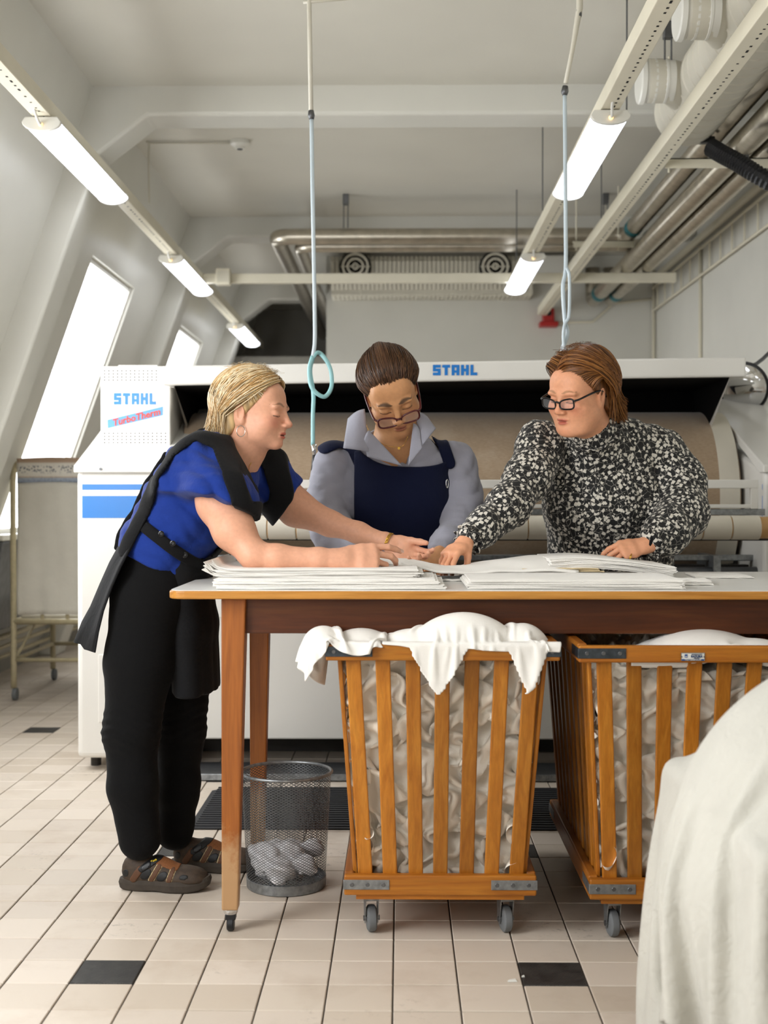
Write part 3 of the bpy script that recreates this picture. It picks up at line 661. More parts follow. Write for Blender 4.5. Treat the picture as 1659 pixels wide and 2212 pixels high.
MB().tube(smoothpath(hp((1220, 205), (1221, 350), (1222, 480), (1222, 580), (1216, 620), (1220, 690), (1226, 720), (1216, 750), (1211, 772)), 60), .0075, 10).build('hose_run', 'hose_clear', t, smooth=True)
MB().tube(smoothpath([P(1224, 578, yh_-.02), P(1230, 600, yh_-.02), P(1229, 680, yh_-.02), P(1220, 700, yh_-.02), P(1217, 730, yh_-.02), P(1221, 770, yh_-.02)], 40), .006, 8).build('loop', 'hose_clear', t, smooth=True)

# ------------------------------------------------------------------ work table
T = thing('work_table', 'long wooden work table with a white top and tapered legs on castors', 'table', (.55, 3.65, 0))
tx0, tx1, ty0, ty1, tz0, tz1 = -.593, 1.75, 3.22, 4.08, .865, .886
def rounded(x0, x1, y0, y1, r, n=7):
    out = []
    for (cx, cy, a0) in ((x1-r, y0+r, -90), (x1-r, y1-r, 0), (x0+r, y1-r, 90), (x0+r, y0+r, 180)):
        for k in range(n): a_ = math.radians(a0+90*k/(n-1)); out.append((cx+r*math.cos(a_), cy+r*math.sin(a_)))
    return out
MB().prism(rounded(tx0, tx1, ty0, ty1, .045), 'Z', tz0, tz1).build('edge_band', 'wood_edge', T, bevel=.004)
MB().prism(rounded(tx0+.004, tx1-.004, ty0+.004, ty1-.004, .042), 'Z', tz1-.001, tz1+.0016).build('table_top', 'laminate_white', T)
for (x, y, sx, sy) in ((-.461, 3.265, 1, 1), (-.461, 3.935, 1, -1), (1.60, 3.265, -1, 1), (1.60, 3.935, -1, -1)):
    wt, wb, zb = .063, .042, .058
    def q4(w_, z): 
        xs_ = sorted((x, x+sx*w_)); ys_2 = sorted((y, y+sy*w_)); return [(xs_[0], ys_2[0], z), (xs_[1], ys_2[0], z), (xs_[1], ys_2[1], z), (xs_[0], ys_2[1], z)]
    lg = MB().hexa(q4(wb, zb), q4(wt, tz0)).build('leg', 'wood_leg', T, bevel=.004)
    cx, cy = x+sx*wb/2, y+sy*wb/2
    MB().lathe([(.017, .046), (.019, .05), (.019, .058), (.016, .066)], (cx, cy, 0), 'Z', 14).build('collar', 'chrome', lg, autos=.6)
    MB().box(cx-.014, cx+.014, cy-.012, cy+.012, .03, .046).build('castor_fork', 'black_plastic', lg, bevel=.003)
    MB().lathe([(.016, -.009), (.0185, -.006), (.0185, .006), (.016, .009)], (cx, cy, .0185), 'X', 16).build('castor_wheel', 'black_plastic', lg, autos=.6)
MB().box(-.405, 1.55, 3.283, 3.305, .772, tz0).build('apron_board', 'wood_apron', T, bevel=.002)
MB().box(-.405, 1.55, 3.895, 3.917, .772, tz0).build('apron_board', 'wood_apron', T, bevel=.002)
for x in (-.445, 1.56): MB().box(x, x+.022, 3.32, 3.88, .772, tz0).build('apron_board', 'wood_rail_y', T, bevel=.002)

# ------------------------------------------------------------------ slatted laundry carts
def make_cart(label):
    C = thing('laundry_cart', label, 'cart', (.10, 3.65, 0), 'slatted laundry carts')
    tb = dict(x0=-.184, x1=.393, y0=3.13, y1=4.17, z0=.721, z1=.762); bb = dict(x0=-.143, x1=.345, y0=3.22, y1=4.08, z0=.113, z1=.165); th = .024
    for d, nm in ((tb, 'top_rail'), (bb, 'bottom_rail')):
        for y in (d['y0'], d['y1']-th): MB().box(d['x0'], d['x1'], y, y+th, d['z0'], d['z1']).build(nm, 'wood_rail', C, bevel=.004)
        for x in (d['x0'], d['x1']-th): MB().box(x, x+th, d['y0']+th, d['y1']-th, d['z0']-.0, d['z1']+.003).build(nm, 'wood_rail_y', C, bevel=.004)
        zc, hh = (d['z0']+d['z1'])/2+.002, .0125
        for x, s1 in ((d['x0'], 1), (d['x1'], -1)):
            for y, s2 in ((d['y0'], 1), (d['y1'], -1)):
                b = MB(); L1 = .115; e = .0022
                xs_ = sorted((x-s1*e, x+s1*L1)); ya, yb2 = sorted((y-s2*e, y)); b.box(xs_[0], xs_[1], ya, yb2, zc-hh, zc+hh)
                ys_3 = sorted((y, y+s2*L1)); xa2, xb2 = sorted((x-s1*e, x)); b.box(xa2, xb2, ys_3[0], ys_3[1], zc-hh, zc+hh)
                pl = b.build('corner_plate', 'bracket_dark' if nm == 'top_rail' else 'bracket_zinc', C, bevel=.002)
                if s2 == 1:
                    for fx in (.02, .06, .10):
                        MB().lathe([(.0045, -.0012), (.0055, 0)], (x+s1*fx, y-e, zc), 'Y', 10).build('screw', 'dark_steel', pl)
    def slat(p0, p1, wv, nv):   # centre line p0 bottom -> p1 top, half width vector, thickness vector
        p0, p1, wv, nv = map(np.array, (p0, p1, wv, nv))
        lo = [p0-wv-nv, p0+wv-nv, p0+wv+nv, p0-wv+nv]; hi = [p1-wv-nv, p1+wv-nv, p1+wv+nv, p1-wv+nv]
        MB().hexa(lo, hi).build('slat', 'wood_slat', C, bevel=.003)
    xt = [-.119, -.045, .031, .105, .179, .253, .328]; xb_ = [-.0875, -.025, .04, .1016, .168, .231, .2936]
    for a_, b_ in zip(xt, xb_):
        slat((b_, bb['y0']+th+.006, .12), (a_, tb['y0']+th+.006, .75), (.0185, 0, 0), (0, .0055, 0))
        slat((b_, bb['y1']-th-.006, .12), (a_, tb['y1']-th-.006, .75), (.0185, 0, 0), (0, .0055, 0))
    for k in range(10):
        f_ = k/9; yb2 = bb['y0']+.06+f_*(bb['y1']-bb['y0']-.12); yt2 = tb['y0']+.06+f_*(tb['y1']-tb['y0']-.12)
        slat((bb['x0']+th+.006, yb2, .12), (tb['x0']+th+.006, yt2, .75), (0, .0185, 0), (.0055, 0, 0))
        slat((bb['x1']-th-.006, yb2, .12), (tb['x1']-th-.006, yt2, .75), (0, .0185, 0), (.0055, 0, 0))
    MB().box(bb['x0']+th, bb['x1']-th, bb['y0']+th, bb['y1']-th, .135, .148).build('base_board', 'wood_rail', C)
    MB().box(bb['x0']+.03, bb['x1']-.03, bb['y0']+.01, bb['y1']-.01, .100, .113).build('under_board', 'wood_rail', C, bevel=.002)
    for x in (-.075, .272):
        for y in (3.315, 3.985):
            cs = MB().lathe([(.026, .094), (.026, .1), (.012, .1), (.014, .085), (.018, .082)][::-1], (x, y, 0), 'Z', 14).build('castor', 'dark_steel', C, autos=.6)
            ang = .15 if x < 0 else .22; R = np.array(Matrix.Rotation(ang, 3, 'Z'))
            b = MB()
            for sx in (-1, 1):
                vs = np.array([(sx*.018, -.016, .086), (sx*.018, .02, .086), (sx*.018, .014, .028), (sx*.018, -.002, .022), (sx*.0155, -.016, .086), (sx*.0155, .02, .086), (sx*.0155, .014, .028), (sx*.0155, -.002, .022)])@R.T+np.array([x, y-.03, 0])
                b.add(vs, [(0, 1, 2, 3), (7, 6, 5, 4), (0, 4, 5, 1), (1, 5, 6, 2), (2, 6, 7, 3), (3, 7, 4, 0)])
            vs = np.array([(sx*.018, sy, z) for z in (.084, .09) for sy in (-.018, .03) for sx in (-1, 1)])@R.T+np.array([x, y-.03, 0])
            b.add(vs, [(0, 2, 3, 1), (4, 5, 7, 6), (0, 1, 5, 4), (2, 6, 7, 3), (0, 4, 6, 2), (1, 3, 7, 5)])
            b.build('fork', 'bracket_zinc', cs)
            w2 = MB().lathe([(.018, -.0125), (.028, -.012), (.0335, -.008), (.0345, 0), (.0335, .008), (.028, .012), (.018, .0125)], (0, 0, 0), 'X', 24)
            w2.v = [v_@R.T+np.array([x, y-.028, .0347]) for v_ in w2.v]; w2.build('wheel', 'rubber_grey', cs, autos=.6)
            w3 = MB().lathe([(.007, -.021), (.007, .021)], (0, 0, 0), 'X', 8); w3.v = [v_@R.T+np.array([x, y-.028, .0347]) for v_ in w3.v]; w3.build('axle', 'dark_steel', cs)
    return C
cart1 = make_cart('slatted wooden laundry cart overflowing with white linen, beside the wire wastebasket')
def copy_tree(o, parent=None, shift=None):
    c = o.copy(); COL.objects.link(c); c.parent = parent
    if shift is not None: c.location = np.array(o.location)+shift; ORG[c.name] = ORG[o.name]+shift
    else: ORG[c.name] = ORG[parent.name]
    for ch in o.children: copy_tree(ch, c)
    return c
SH2 = np.array([.618, -.03, 0]); cart2 = copy_tree(cart1, None, SH2)
cart2['label'] = 'slatted wooden laundry cart with a small maker plate, half hidden by the draped cloth'
plain('plate_blue', '2a4f8c', .4); plain('plate_ink', '24406e', .5)
q = P(1471, 1428, 3.097); q2 = P(1523, 1410, 3.097); yp = 3.0995
pl = MB().box(q[0], q2[0], yp-.0015, yp, q[2], q2[2]).build('maker_plate', 'chrome', cart2, bevel=.001)
MB().box(q[0]+.002, q2[0]-.002, yp-.002, yp-.0014, q[2]+.005, q2[2]-.002).build('plate_field', 'plastic_white', pl)
MB().box(q[0]+.002, q2[0]-.002, yp-.0022, yp-.0014, q[2]+.001, q[2]+.0045).build('plate_band', 'plate_blue', pl)
MB().prism([(q[0]+.009, q[2]+.0085), (q[0]+.016, q[2]+.0085), (q[0]+.016, q2[2]-.004), (q[0]+.009, q2[2]-.004)], 'Y', yp-.0026, yp-.0018).build('emblem', 'plate_blue', pl)
MB().box(q[0]+.010, q[0]+.015, yp-.003, yp-.0026, q[2]+.0105, q[2]+.012).build('emblem_bar', 'plastic_white', pl)
xc = (q[0]+.018+q2[0])/2
for xx in (q[0]+.0022, q2[0]-.0022): MB().lathe([(.0014, -.001), (.0016, .001)], (xx, yp-.002, (q[2]+q2[2])/2), 'Y', 10).build('rivet', 'slot_dark', pl)
put_text('RATURA', .008, (xc, yp-.0026, (q[2]+q2[2])/2+.0008), 'plate_ink', pl, width=.028, bold=.0003)
put_text('AKTIEBOLAGET', .003, (xc, yp-.0026, q2[2]-.0042), 'plate_ink', pl, width=.026); put_text('MALMÖ', .003, (xc, yp-.0026, q[2]+.0068), 'plate_ink', pl, width=.013)
put_text('TVÄTTERIARTIKLAR', .003, ((q[0]+q2[0])/2, yp-.0028, q[2]+.0027), 'plastic_white', pl, width=.04)

# ------------------------------------------------------------------ wire wastebasket
bc = np.array([P(619, 1940, 3.68)[0], 3.675, 0]); t = thing('wastebasket', 'round silver wire mesh wastebasket under the table', 'basket', bc)
prof = [(.114+.016*k/12, .03+.298*k/12) for k in range(13)]
b = MB(); a_ = np.arange(48)*2*math.pi/48
b.grid([(bc[0]+r*math.cos(x), bc[1]+r*math.sin(x), h) for x in a_ for r, h in prof], 48, 13, True); b.build('mesh_wall', 'mesh_metal', t, smooth=True)
b = MB(); b.lathe([(.112, .001), (.1145, .003), (.1155, .03), (.113, .031), (.112, .006)], bc, 'Z', 40); b.build('base_band', 'bracket_zinc', t, autos=.6)
MB().tube([(bc[0]+.131*math.cos(x), bc[1]+.131*math.sin(x), .331) for x in a_], .0048, 8, closed=True).build('rim', 'bracket_zinc', t, smooth=True)
# small scraps on the floor
for (px, py, lab) in ((1107, 2122, 'small grey paper scrap on the floor beside the black tile'), (1130, 2113, 'tiny white scrap at the edge of the black tile')):
    y = 3074/(py-1079); q = P(px, py, y); r = .012 if px < 1110 else .004
    tag(MB().hexa([(q[0]-r, y-r*.5, .0005), (q[0]+r, y-r*.3, .0005), (q[0]+r*.8, y+r*.6, .0005), (q[0]-r*.9, y+r*.4, .0005)], [(q[0]-r*.8, y-r*.3, .004), (q[0]+r*.7, y-r*.2, .003), (q[0]+r*.6, y+r*.4, .005), (q[0]-r*.6, y+r*.3, .003)]).build('paper_scrap', 'plastic_white'), lab, 'scrap')

# ------------------------------------------------------------------ sheet trolley by the window
plain('trolley_paint', 'b7ab8a', .45, var=.1, nscale=30)
ya, yb_ = 7.05, 7.85; xl = P(29, 1200, ya)[0]; xr_ = -1.25; zt = P(29, 997, ya)[2]
W = thing('sheet_trolley', 'cream tubular trolley with a sheet hung over it, beside the sloping window', 'trolley', ((xl+xr_)/2, 7.45, 0))
for y in (ya, yb_):
    MB().tube(smoothpath([(xl, y, .07), (xl, y, .6), (xl, y, zt-.1), (xl+.03, y, zt-.025), (xl+.1, y, zt), (xl+.3, y, zt), (xr_-.1, y, zt), (xr_, y, zt-.1), (xr_, y, .6), (xr_, y, .07)], 60), .0165, 10).build('end_frame', 'trolley_paint', W, smooth=True)
    for z, r in ((.44, .017), (.226, .012)): MB().tube([(xl, y, z), (xr_, y, z)], r, 8).build('cross_tube', 'trolley_paint', W, smooth=True)
    for x in (xl, xr_):
        MB().lathe([(.02, -.013), (.034, -.011), (.036, 0), (.034, .011), (.02, .013)], (x+.008, y, .036), 'X', 18).build('castor_wheel', 'rubber_grey', W, autos=.6)
for x in (xl, xr_):
    for z, r in ((.44, .015), (.226, .012), (zt, .014)): MB().tube([(x, ya, z), (x, yb_, z)], r, 8).build('side_tube', 'trolley_paint', W, smooth=True)
for x in (xl+.16, xl+.30, xl+.44): MB().tube([(x, ya, .43), (x, ya, .49)], .01, 6).build('stub', 'trolley_paint', W)
MB().tube([(xl+.01, ya+.02, .24), (xl+.05, ya+.3, .43)], .008, 6).build('brace', 'trolley_paint', W)
MB().tube([(xl+.35, yb_-.1, .43), (xl+.40, yb_-.02, .24)], .008, 6).build('brace', 'trolley_paint', W)
tag(MB().box(xl+.03, xr_-.03, ya+.03, yb_-.03, .455, .475).build('folded_sheet', 'linen_sheet', bevel=.008), 'folded pale sheet lying on the lower shelf of the trolley', 'sheet')
t = NT('sheet_border'); t.set(.9); v = t.coord('World'); vo = t.n('ShaderNodeTexVoronoi', i_Scale=75.0); t.l(v, vo.inputs['Vector'])
sep = t.n('ShaderNodeSeparateXYZ'); t.l(v, sep.inputs[0])
band = t.ramp(sep.outputs[2], [(0, (0, 0, 0, 1)), (1, (1, 1, 1, 1))])
mr = t.n('ShaderNodeMapRange'); mr.inputs['From Min'].default_value = P(100, 1043, 7.0)[2]; mr.inputs['From Max'].default_value = P(100, 994, 7.0)[2]; t.l(sep.outputs[2], mr.inputs[0])
rb = t.ramp(mr.outputs[0], [(0, '8a94a4'), (.22, 'a5aebb'), (.24, 'b79a78'), (.30, 'd8d2c6'), (.45, 'ddd8cc'), (.85, 'd8d2c6'), (.93, 'a98f78')])
fl = t.ramp(mr.outputs[0], [(0, (.35, .35, .35, 1)), (.24, (.2, .2, .2, 1)), (.38, (0, 0, 0, 1)), (.55, (1, 1, 1, 1)), (.72, (1, 1, 1, 1)), (.8, (0, 0, 0, 1))])
fm = t.n('ShaderNodeMath', operation='MULTIPLY'); t.l(t.ramp(vo.outputs[0], [(.25, (1, 1, 1, 1)), (.5, (0, 0, 0, 1))]).outputs[0], fm.inputs[0]); t.l(fl.outputs[0], fm.inputs[1])
t.col(t.mix(fm.outputs[0], rb.outputs[0], '5a5a66'))
S_ = thing('hanging_sheet', 'pale sheet with a flowered border hanging on the trolley', 'sheet', ((xl+xr_)/2, ya-.02, .5))
def curtain(z0, z1, y, nm, m, amp, nx=60, nz=24):
    pts = []
    for i in range(nx):
        x = xl+.03+(xr_-xl-.06)*i/(nx-1)
        for j in range(nz):
            z = z0+(z1-z0)*j/(nz-1); f_ = 1-(z-.5)/(zt-.5)
            pts.append((x, y+amp*(math.sin(x*31+1.3*math.sin(z*3))+.6*math.sin(x*57+z*4))*(.25+f_)-.012*f_*math.sin(z*9+x*11), z+.006*math.sin(x*9)))
    MB().grid(pts, nx, nz).build(nm, m, S_, smooth=True, solid=.003)
zb1 = P(100, 1043, 7.0)[2]
curtain(P(100, 1330, 7.0)[2], zb1+.004, ya-.026, 'sheet', 'linen_sheet', .006); curtain(zb1, zt+.018, ya-.03, 'border', 'sheet_border', .003)
# radiator and pipes on the left wall below the windows
t = thing('radiator', 'grey radiator below the window behind the trolley', 'radiator', (-2.3, 7.7, .36))
MB().hexa([(-2.47, 7.1, .36), (-2.32, 7.1, .36), (-2.32, 8.3, .36), (-2.47, 8.3, .36)], [(-2.28, 7.1, .88), (-2.22, 7.1, .88), (-2.22, 8.3, .88), (-2.28, 8.3, .88)]).build('panel', 'dark_steel', t, bevel=.01)
for z, r in ((.27, .02), (.2, .014), (.13, .014)):
    tag(MB().tube([(XW(z)+.06, 3.0, z), (XW(z)+.06, 12.5, z)], r, 8).build('heating_pipe', 'trolley_paint', smooth=True), {.27: 'thick cream heating pipe along the foot of the window wall', .2: 'middle thin cream heating pipe along the foot of the window wall', .13: 'lowest thin cream heating pipe along the foot of the window wall'}[z], 'pipe', 'heating pipes')
# ------------------------------------------------------------------ implicit-surface sculpting (smooth unions meshed with surface nets)
def nrm(v): v = np.asarray(v, float); return v/(np.linalg.norm(v)+1e-12)
class Sculpt:
    def __init__(s): s.ops = []; s.post = []
    def _op(s, fn, lo, hi, k, mode): s.ops.append((fn, np.asarray(lo, float), np.asarray(hi, float), k, mode)); return s
    def cone(s, a, b, ra, rb, k=.01, mode='add'):
        a, b = np.asarray(a, float), np.asarray(b, float); ab = b-a; L = ab@ab+1e-12; m = max(ra, rb)
        def fn(p):
            t = np.clip(((p-a)@ab)/L, 0, 1); return np.linalg.norm(p-a-t[:, None]*ab, axis=1)-(ra+(rb-ra)*t)
        return s._op(fn, np.minimum(a, b)-m, np.maximum(a, b)+m, k, mode)
    def chain(s, pts, rs, k=.01, mode='add'):
        for i in range(len(pts)-1): s.cone(pts[i], pts[i+1], rs[i], rs[i+1], k, mode)
        return s
    def ell(s, c, r, R=None, k=.01, mode='add'):
        c, r = np.asarray(c, float), np.asarray(r, float); R = np.eye(3) if R is None else np.asarray(R)   # columns = axes
        def fn(p):
            q = (p-c)@R; k0 = np.linalg.norm(q/r, axis=1); k1 = np.linalg.norm(q/r**2, axis=1)+1e-9; return k0*(k0-1)/k1
        m = np.abs(R)@r; return s._op(fn, c-m, c+m, k, mode)
    def loft(s, pts, A, Bd, side, k=.02, mode='add'):
        """elliptic tube: half width A along side, half depth Bd across it"""
        pts = [np.asarray(p, float) for p in pts]; side = np.asarray(side, float)
        sides = [nrm(side)]*len(pts) if side.ndim == 1 else [nrm(x) for x in side]
        for i in range(len(pts)-1):
            a, b = pts[i], pts[i+1]; ab = b-a; L = np.linalg.norm(ab); w_ = ab/L
            def fn(p, a=a, w_=w_, L=L, i=i):
                d = p-a; h = d@w_; t = np.clip(h/L, 0, 1); ov = h-t*L
                sd = sides[i]+(sides[i+1]-sides[i])*.5; u = nrm(sd-w_*(sd@w_)); v = np.cross(w_, u)
                aa = A[i]+(A[i+1]-A[i])*t; bb = Bd[i]+(Bd[i+1]-Bd[i])*t; mn = np.minimum(aa, bb)
                x, y = d@u, d@v; k0 = np.sqrt((x/aa)**2+(y/bb)**2+(ov/mn)**2); k1 = np.sqrt((x/aa**2)**2+(y/bb**2)**2+(ov/mn**2)**2)+1e-9
                return np.where(k0 > 1e-6, k0*(k0-1)/k1, -mn)
            m = max(A[i], A[i+1], Bd[i], Bd[i+1]); s._op(fn, np.minimum(a, b)-m, np.maximum(a, b)+m, k, mode)
        return s
    def half(s, c, n, k=.003):   # keep the side the normal points away from
        c, n = np.asarray(c, float), nrm(n); return s._op(lambda p: -((p-c)@n), [-99]*3, [99]*3, k, 'cut')
    def disp(s, fn): s.post.append(fn); return s
    def bounds(s, pad=.03):
        lo = np.min([o[1] for o in s.ops if o[4] == 'add'], 0)-pad; hi = np.max([o[2] for o in s.ops if o[4] == 'add'], 0)+pad; return lo, hi
    def ev(s, p, cull=None):
        d = np.full(len(p), 9.0)
        for (fn, lo, hi, k, mode) in s.ops:
            if cull is not None:
                idx = cull(lo, hi, k)
                if idx is not None and len(idx) == 0: continue
            else: idx = None
            e = fn(p if idx is None else p[idx]); cur = d if idx is None else d[idx]
            if mode == 'add':
                h = np.clip(.5+.5*(cur-e)/k, 0, 1); r = cur+(e-cur)*h-k*h*(1-h)
            elif mode == 'sub' or mode == 'cut':
                e = -e if mode == 'sub' else -e
                h = np.clip(.5-.5*(cur-e)/k, 0, 1); r = cur+(e-cur)*h+k*h*(1-h)
            elif mode == 'int':
                h = np.clip(.5-.5*(cur-e)/k, 0, 1); r = cur+(e-cur)*h+k*h*(1-h)
            if idx is None: d = r
            else: d[idx] = r
        for f in s.post: d = d+f(p, d)
        return d
    def mesh(s, res, bounds=None, slack=1.35):
        B = 8; lo, hi = bounds if bounds else s.bounds(); bs = res*B
        nb = np.ceil((hi-lo)/bs).astype(int)+1
        g = np.stack(np.meshgrid(*[np.arange(n) for n in nb], indexing='ij'), -1).reshape(-1, 3)
        cen = lo+(g+.5)*bs; dc = s.ev(cen); act = np.abs(dc) < bs*.8660*slack+.004; g = g[act]
        o = np.stack(np.meshgrid(*[np.arange(B+1)]*3, indexing='ij'), -1).reshape(-1, 3)
        npb = len(o); V = np.empty((len(g), npb)); CH = 400
        for c0 in range(0, len(g), CH):
            gg = g[c0:c0+CH]; pts = (lo+(gg[:, None, :]*B+o[None])*res).reshape(-1, 3)
            blo, bhi = lo+gg*bs, lo+(gg+1)*bs
            def cull(l, h, k, blo=blo, bhi=bhi):
                m = np.all((blo <= h+k+.025) & (bhi >= l-k-.025), axis=1)
                if m.all(): return None
                w_ = np.nonzero(m)[0]; return (w_[:, None]*npb+np.arange(npb)).ravel()
            V[c0:c0+CH] = s.ev(pts, cull).reshape(len(gg), npb)
        V = V.reshape(-1, B+1, B+1, B+1); ins = V < 0
        cnt = np.zeros((len(g), B, B, B), int)
        for dx in (0, 1):
            for dy in (0, 1):
                for dz in (0, 1): cnt += ins[:, dx:dx+B, dy:dy+B, dz:dz+B]
        bi, ci, cj, ck = np.nonzero((cnt > 0) & (cnt < 8))
        cor = np.array([(dx, dy, dz) for dx in (0, 1) for dy in (0, 1) for dz in (0, 1)])
        cv = np.stack([V[bi, ci+c[0], cj+c[1], ck+c[2]] for c in cor], 1)
        acc = np.zeros((len(bi), 3)); nn = np.zeros(len(bi))
        for a_ in range(8):
            for b_ in range(a_+1, 8):
                if np.abs(cor[a_]-cor[b_]).sum() != 1: continue
                va, vb = cv[:, a_], cv[:, b_]; m = (va < 0) != (vb < 0)
                t = np.where(m, va/np.where(m, va-vb, 1), 0); acc += m[:, None]*(cor[a_]+t[:, None]*(cor[b_]-cor[a_])); nn += m
        cell = g[bi]*B+np.stack([ci, cj, ck], 1); pos = lo+(cell+acc/nn[:, None])*res
        N = nb*B+2; key = (cell[:, 0]*N[1]+cell[:, 1])*N[2]+cell[:, 2]; od = np.argsort(key); key = key[od]; pos = pos[od]
        quads = []
        for ax in range(3):
            sl = [slice(0, B)]*3; s2 = list(sl); s2[ax] = slice(1, B+1)
            a_, b_ = ins[(slice(None),)+tuple(sl)], ins[(slice(None),)+tuple(s2)]
            ei = np.nonzero(a_ != b_); sg = a_[ei]; pt = g[ei[0]]*B+np.stack(ei[1:], 1)
            u, v = (ax+1) % 3, (ax+2) % 3; ids = []
            ok = np.ones(len(pt), bool)
            for (du, dv) in ((0, 0), (-1, 0), (-1, -1), (0, -1)):
                c = pt.copy(); c[:, u] += du; c[:, v] += dv; kk = (c[:, 0]*N[1]+c[:, 1])*N[2]+c[:, 2]
                j = np.searchsorted(key, kk); j = np.minimum(j, len(key)-1); ok &= key[j] == kk; ids.append(j)
            q = np.stack(ids, 1)[ok]; sg = sg[ok]; q[~sg] = q[~sg][:, ::-1]; quads.append(q)
        return pos, np.concatenate(quads)
def relax(pos, quads, it=1, lam=.5):
    n = len(pos); e = np.concatenate([quads[:, [0, 1]], quads[:, [1, 2]], quads[:, [2, 3]], quads[:, [3, 0]]])
    for _ in range(it):
        acc = np.zeros((n, 3)); c = np.zeros(n)
        for a_, b_ in ((0, 1), (1, 0)):
            for x in range(3): acc[:, x] += np.bincount(e[:, a_], pos[e[:, b_], x], n)
            c += np.bincount(e[:, a_], minlength=n)
        pos = pos+lam*(acc/np.maximum(c, 1)[:, None]-pos)
    return pos
def fast_mesh(name, pos, quads, m, parent=None, col=None, smooth=True):
    org = ORG[parent.name] if parent is not None else np.array([pos[:, 0].mean(), pos[:, 1].mean(), pos[:, 2].min()])
    me = bpy.data.meshes.new(name); nf, k = quads.shape
    me.vertices.add(len(pos)); me.vertices.foreach_set('co', (pos-org).astype(np.float32).ravel())
    me.loops.add(nf*k); me.loops.foreach_set('vertex_index', quads.astype(np.int32).ravel())
    me.polygons.add(nf); me.polygons.foreach_set('loop_start', np.arange(0, nf*k, k, dtype=np.int32))
    try: me.polygons.foreach_set('loop_total', np.full(nf, k, dtype=np.int32))
    except Exception: pass
    me.update(calc_edges=True); me.validate()
    if smooth: me.polygons.foreach_set('use_smooth', np.ones(len(me.polygons), bool))
    me.materials.append(MATS[m])
    if col is not None:
        at = me.color_attributes.new('Col', 'FLOAT_COLOR', 'POINT'); c4 = np.ones((len(pos), 4), np.float32); c4[:, :3] = col; at.data.foreach_set('color', c4.ravel())
    o = bpy.data.objects.new(name, me); COL.objects.link(o)
    if parent is not None: o.parent = parent
    else: o.location = org
    ORG[o.name] = org; return o
def sculpt_obj(sc, name, m, parent, res, it=1, col=None):
    pos, q = sc.mesh(res); pos = relax(pos, q, it)
    return fast_mesh(name, pos, q, m, parent, None if col is None else col(pos))
def folds(amp, freq, n, seed=0, warp=.5):
    """wrinkles running across direction n, amplitude in metres"""
    n = nrm(n); rs = np.random.RandomState(seed); ph = rs.rand(6)*6.28; a_ = nrm(np.cross(n, [.3, .5, .8])); b_ = np.cross(n, a_)
    def fn(p, d):
        u, v, w_ = p@n, p@a_, p@b_
        x = u*freq+warp*(np.sin(v*freq*.55+ph[0])+np.sin(w_*freq*.5+ph[1])+.7*np.sin((v+w_)*freq*.23+ph[2]))
        e = .5+.5*np.sin(v*freq*.21+ph[3]+1.3*np.sin(w_*freq*.3+ph[4]))
        return -amp*(np.abs(np.sin(x))-.5)*(.35+.65*e)
    return fn
def attr_mat(name, rough=.5, sss=0, spec=.4, noise=.05, nscale=60, bump=.1, bscale=300, aniso=0):
    t = NT(name); t.set(rough, spec=spec); at = t.n('ShaderNodeAttribute', attribute_name='Col'); v = t.coord('World')
    r = t.ramp(t.noise(v, nscale, 4), [(.3, (1-noise,)*3+(1,)), (.7, (1,)*3+(1,))])
    t.col(t.mix(1.0, at.outputs[0], r.outputs[0], 'MULTIPLY'))
    if sss: t.p.inputs['Subsurface Weight'].default_value = sss; t.p.inputs['Subsurface Radius'].default_value = (1, .35, .2); t.p.inputs['Subsurface Scale'].default_value = .008
    if bump: t.bump(t.noise(v, bscale, 3), bump, .0012)
    return t.m
attr_mat('skin', .48, .08, .35, .10, 90, .10, 420); attr_mat('hair', .42, 0, .45, .12, 40, 0)

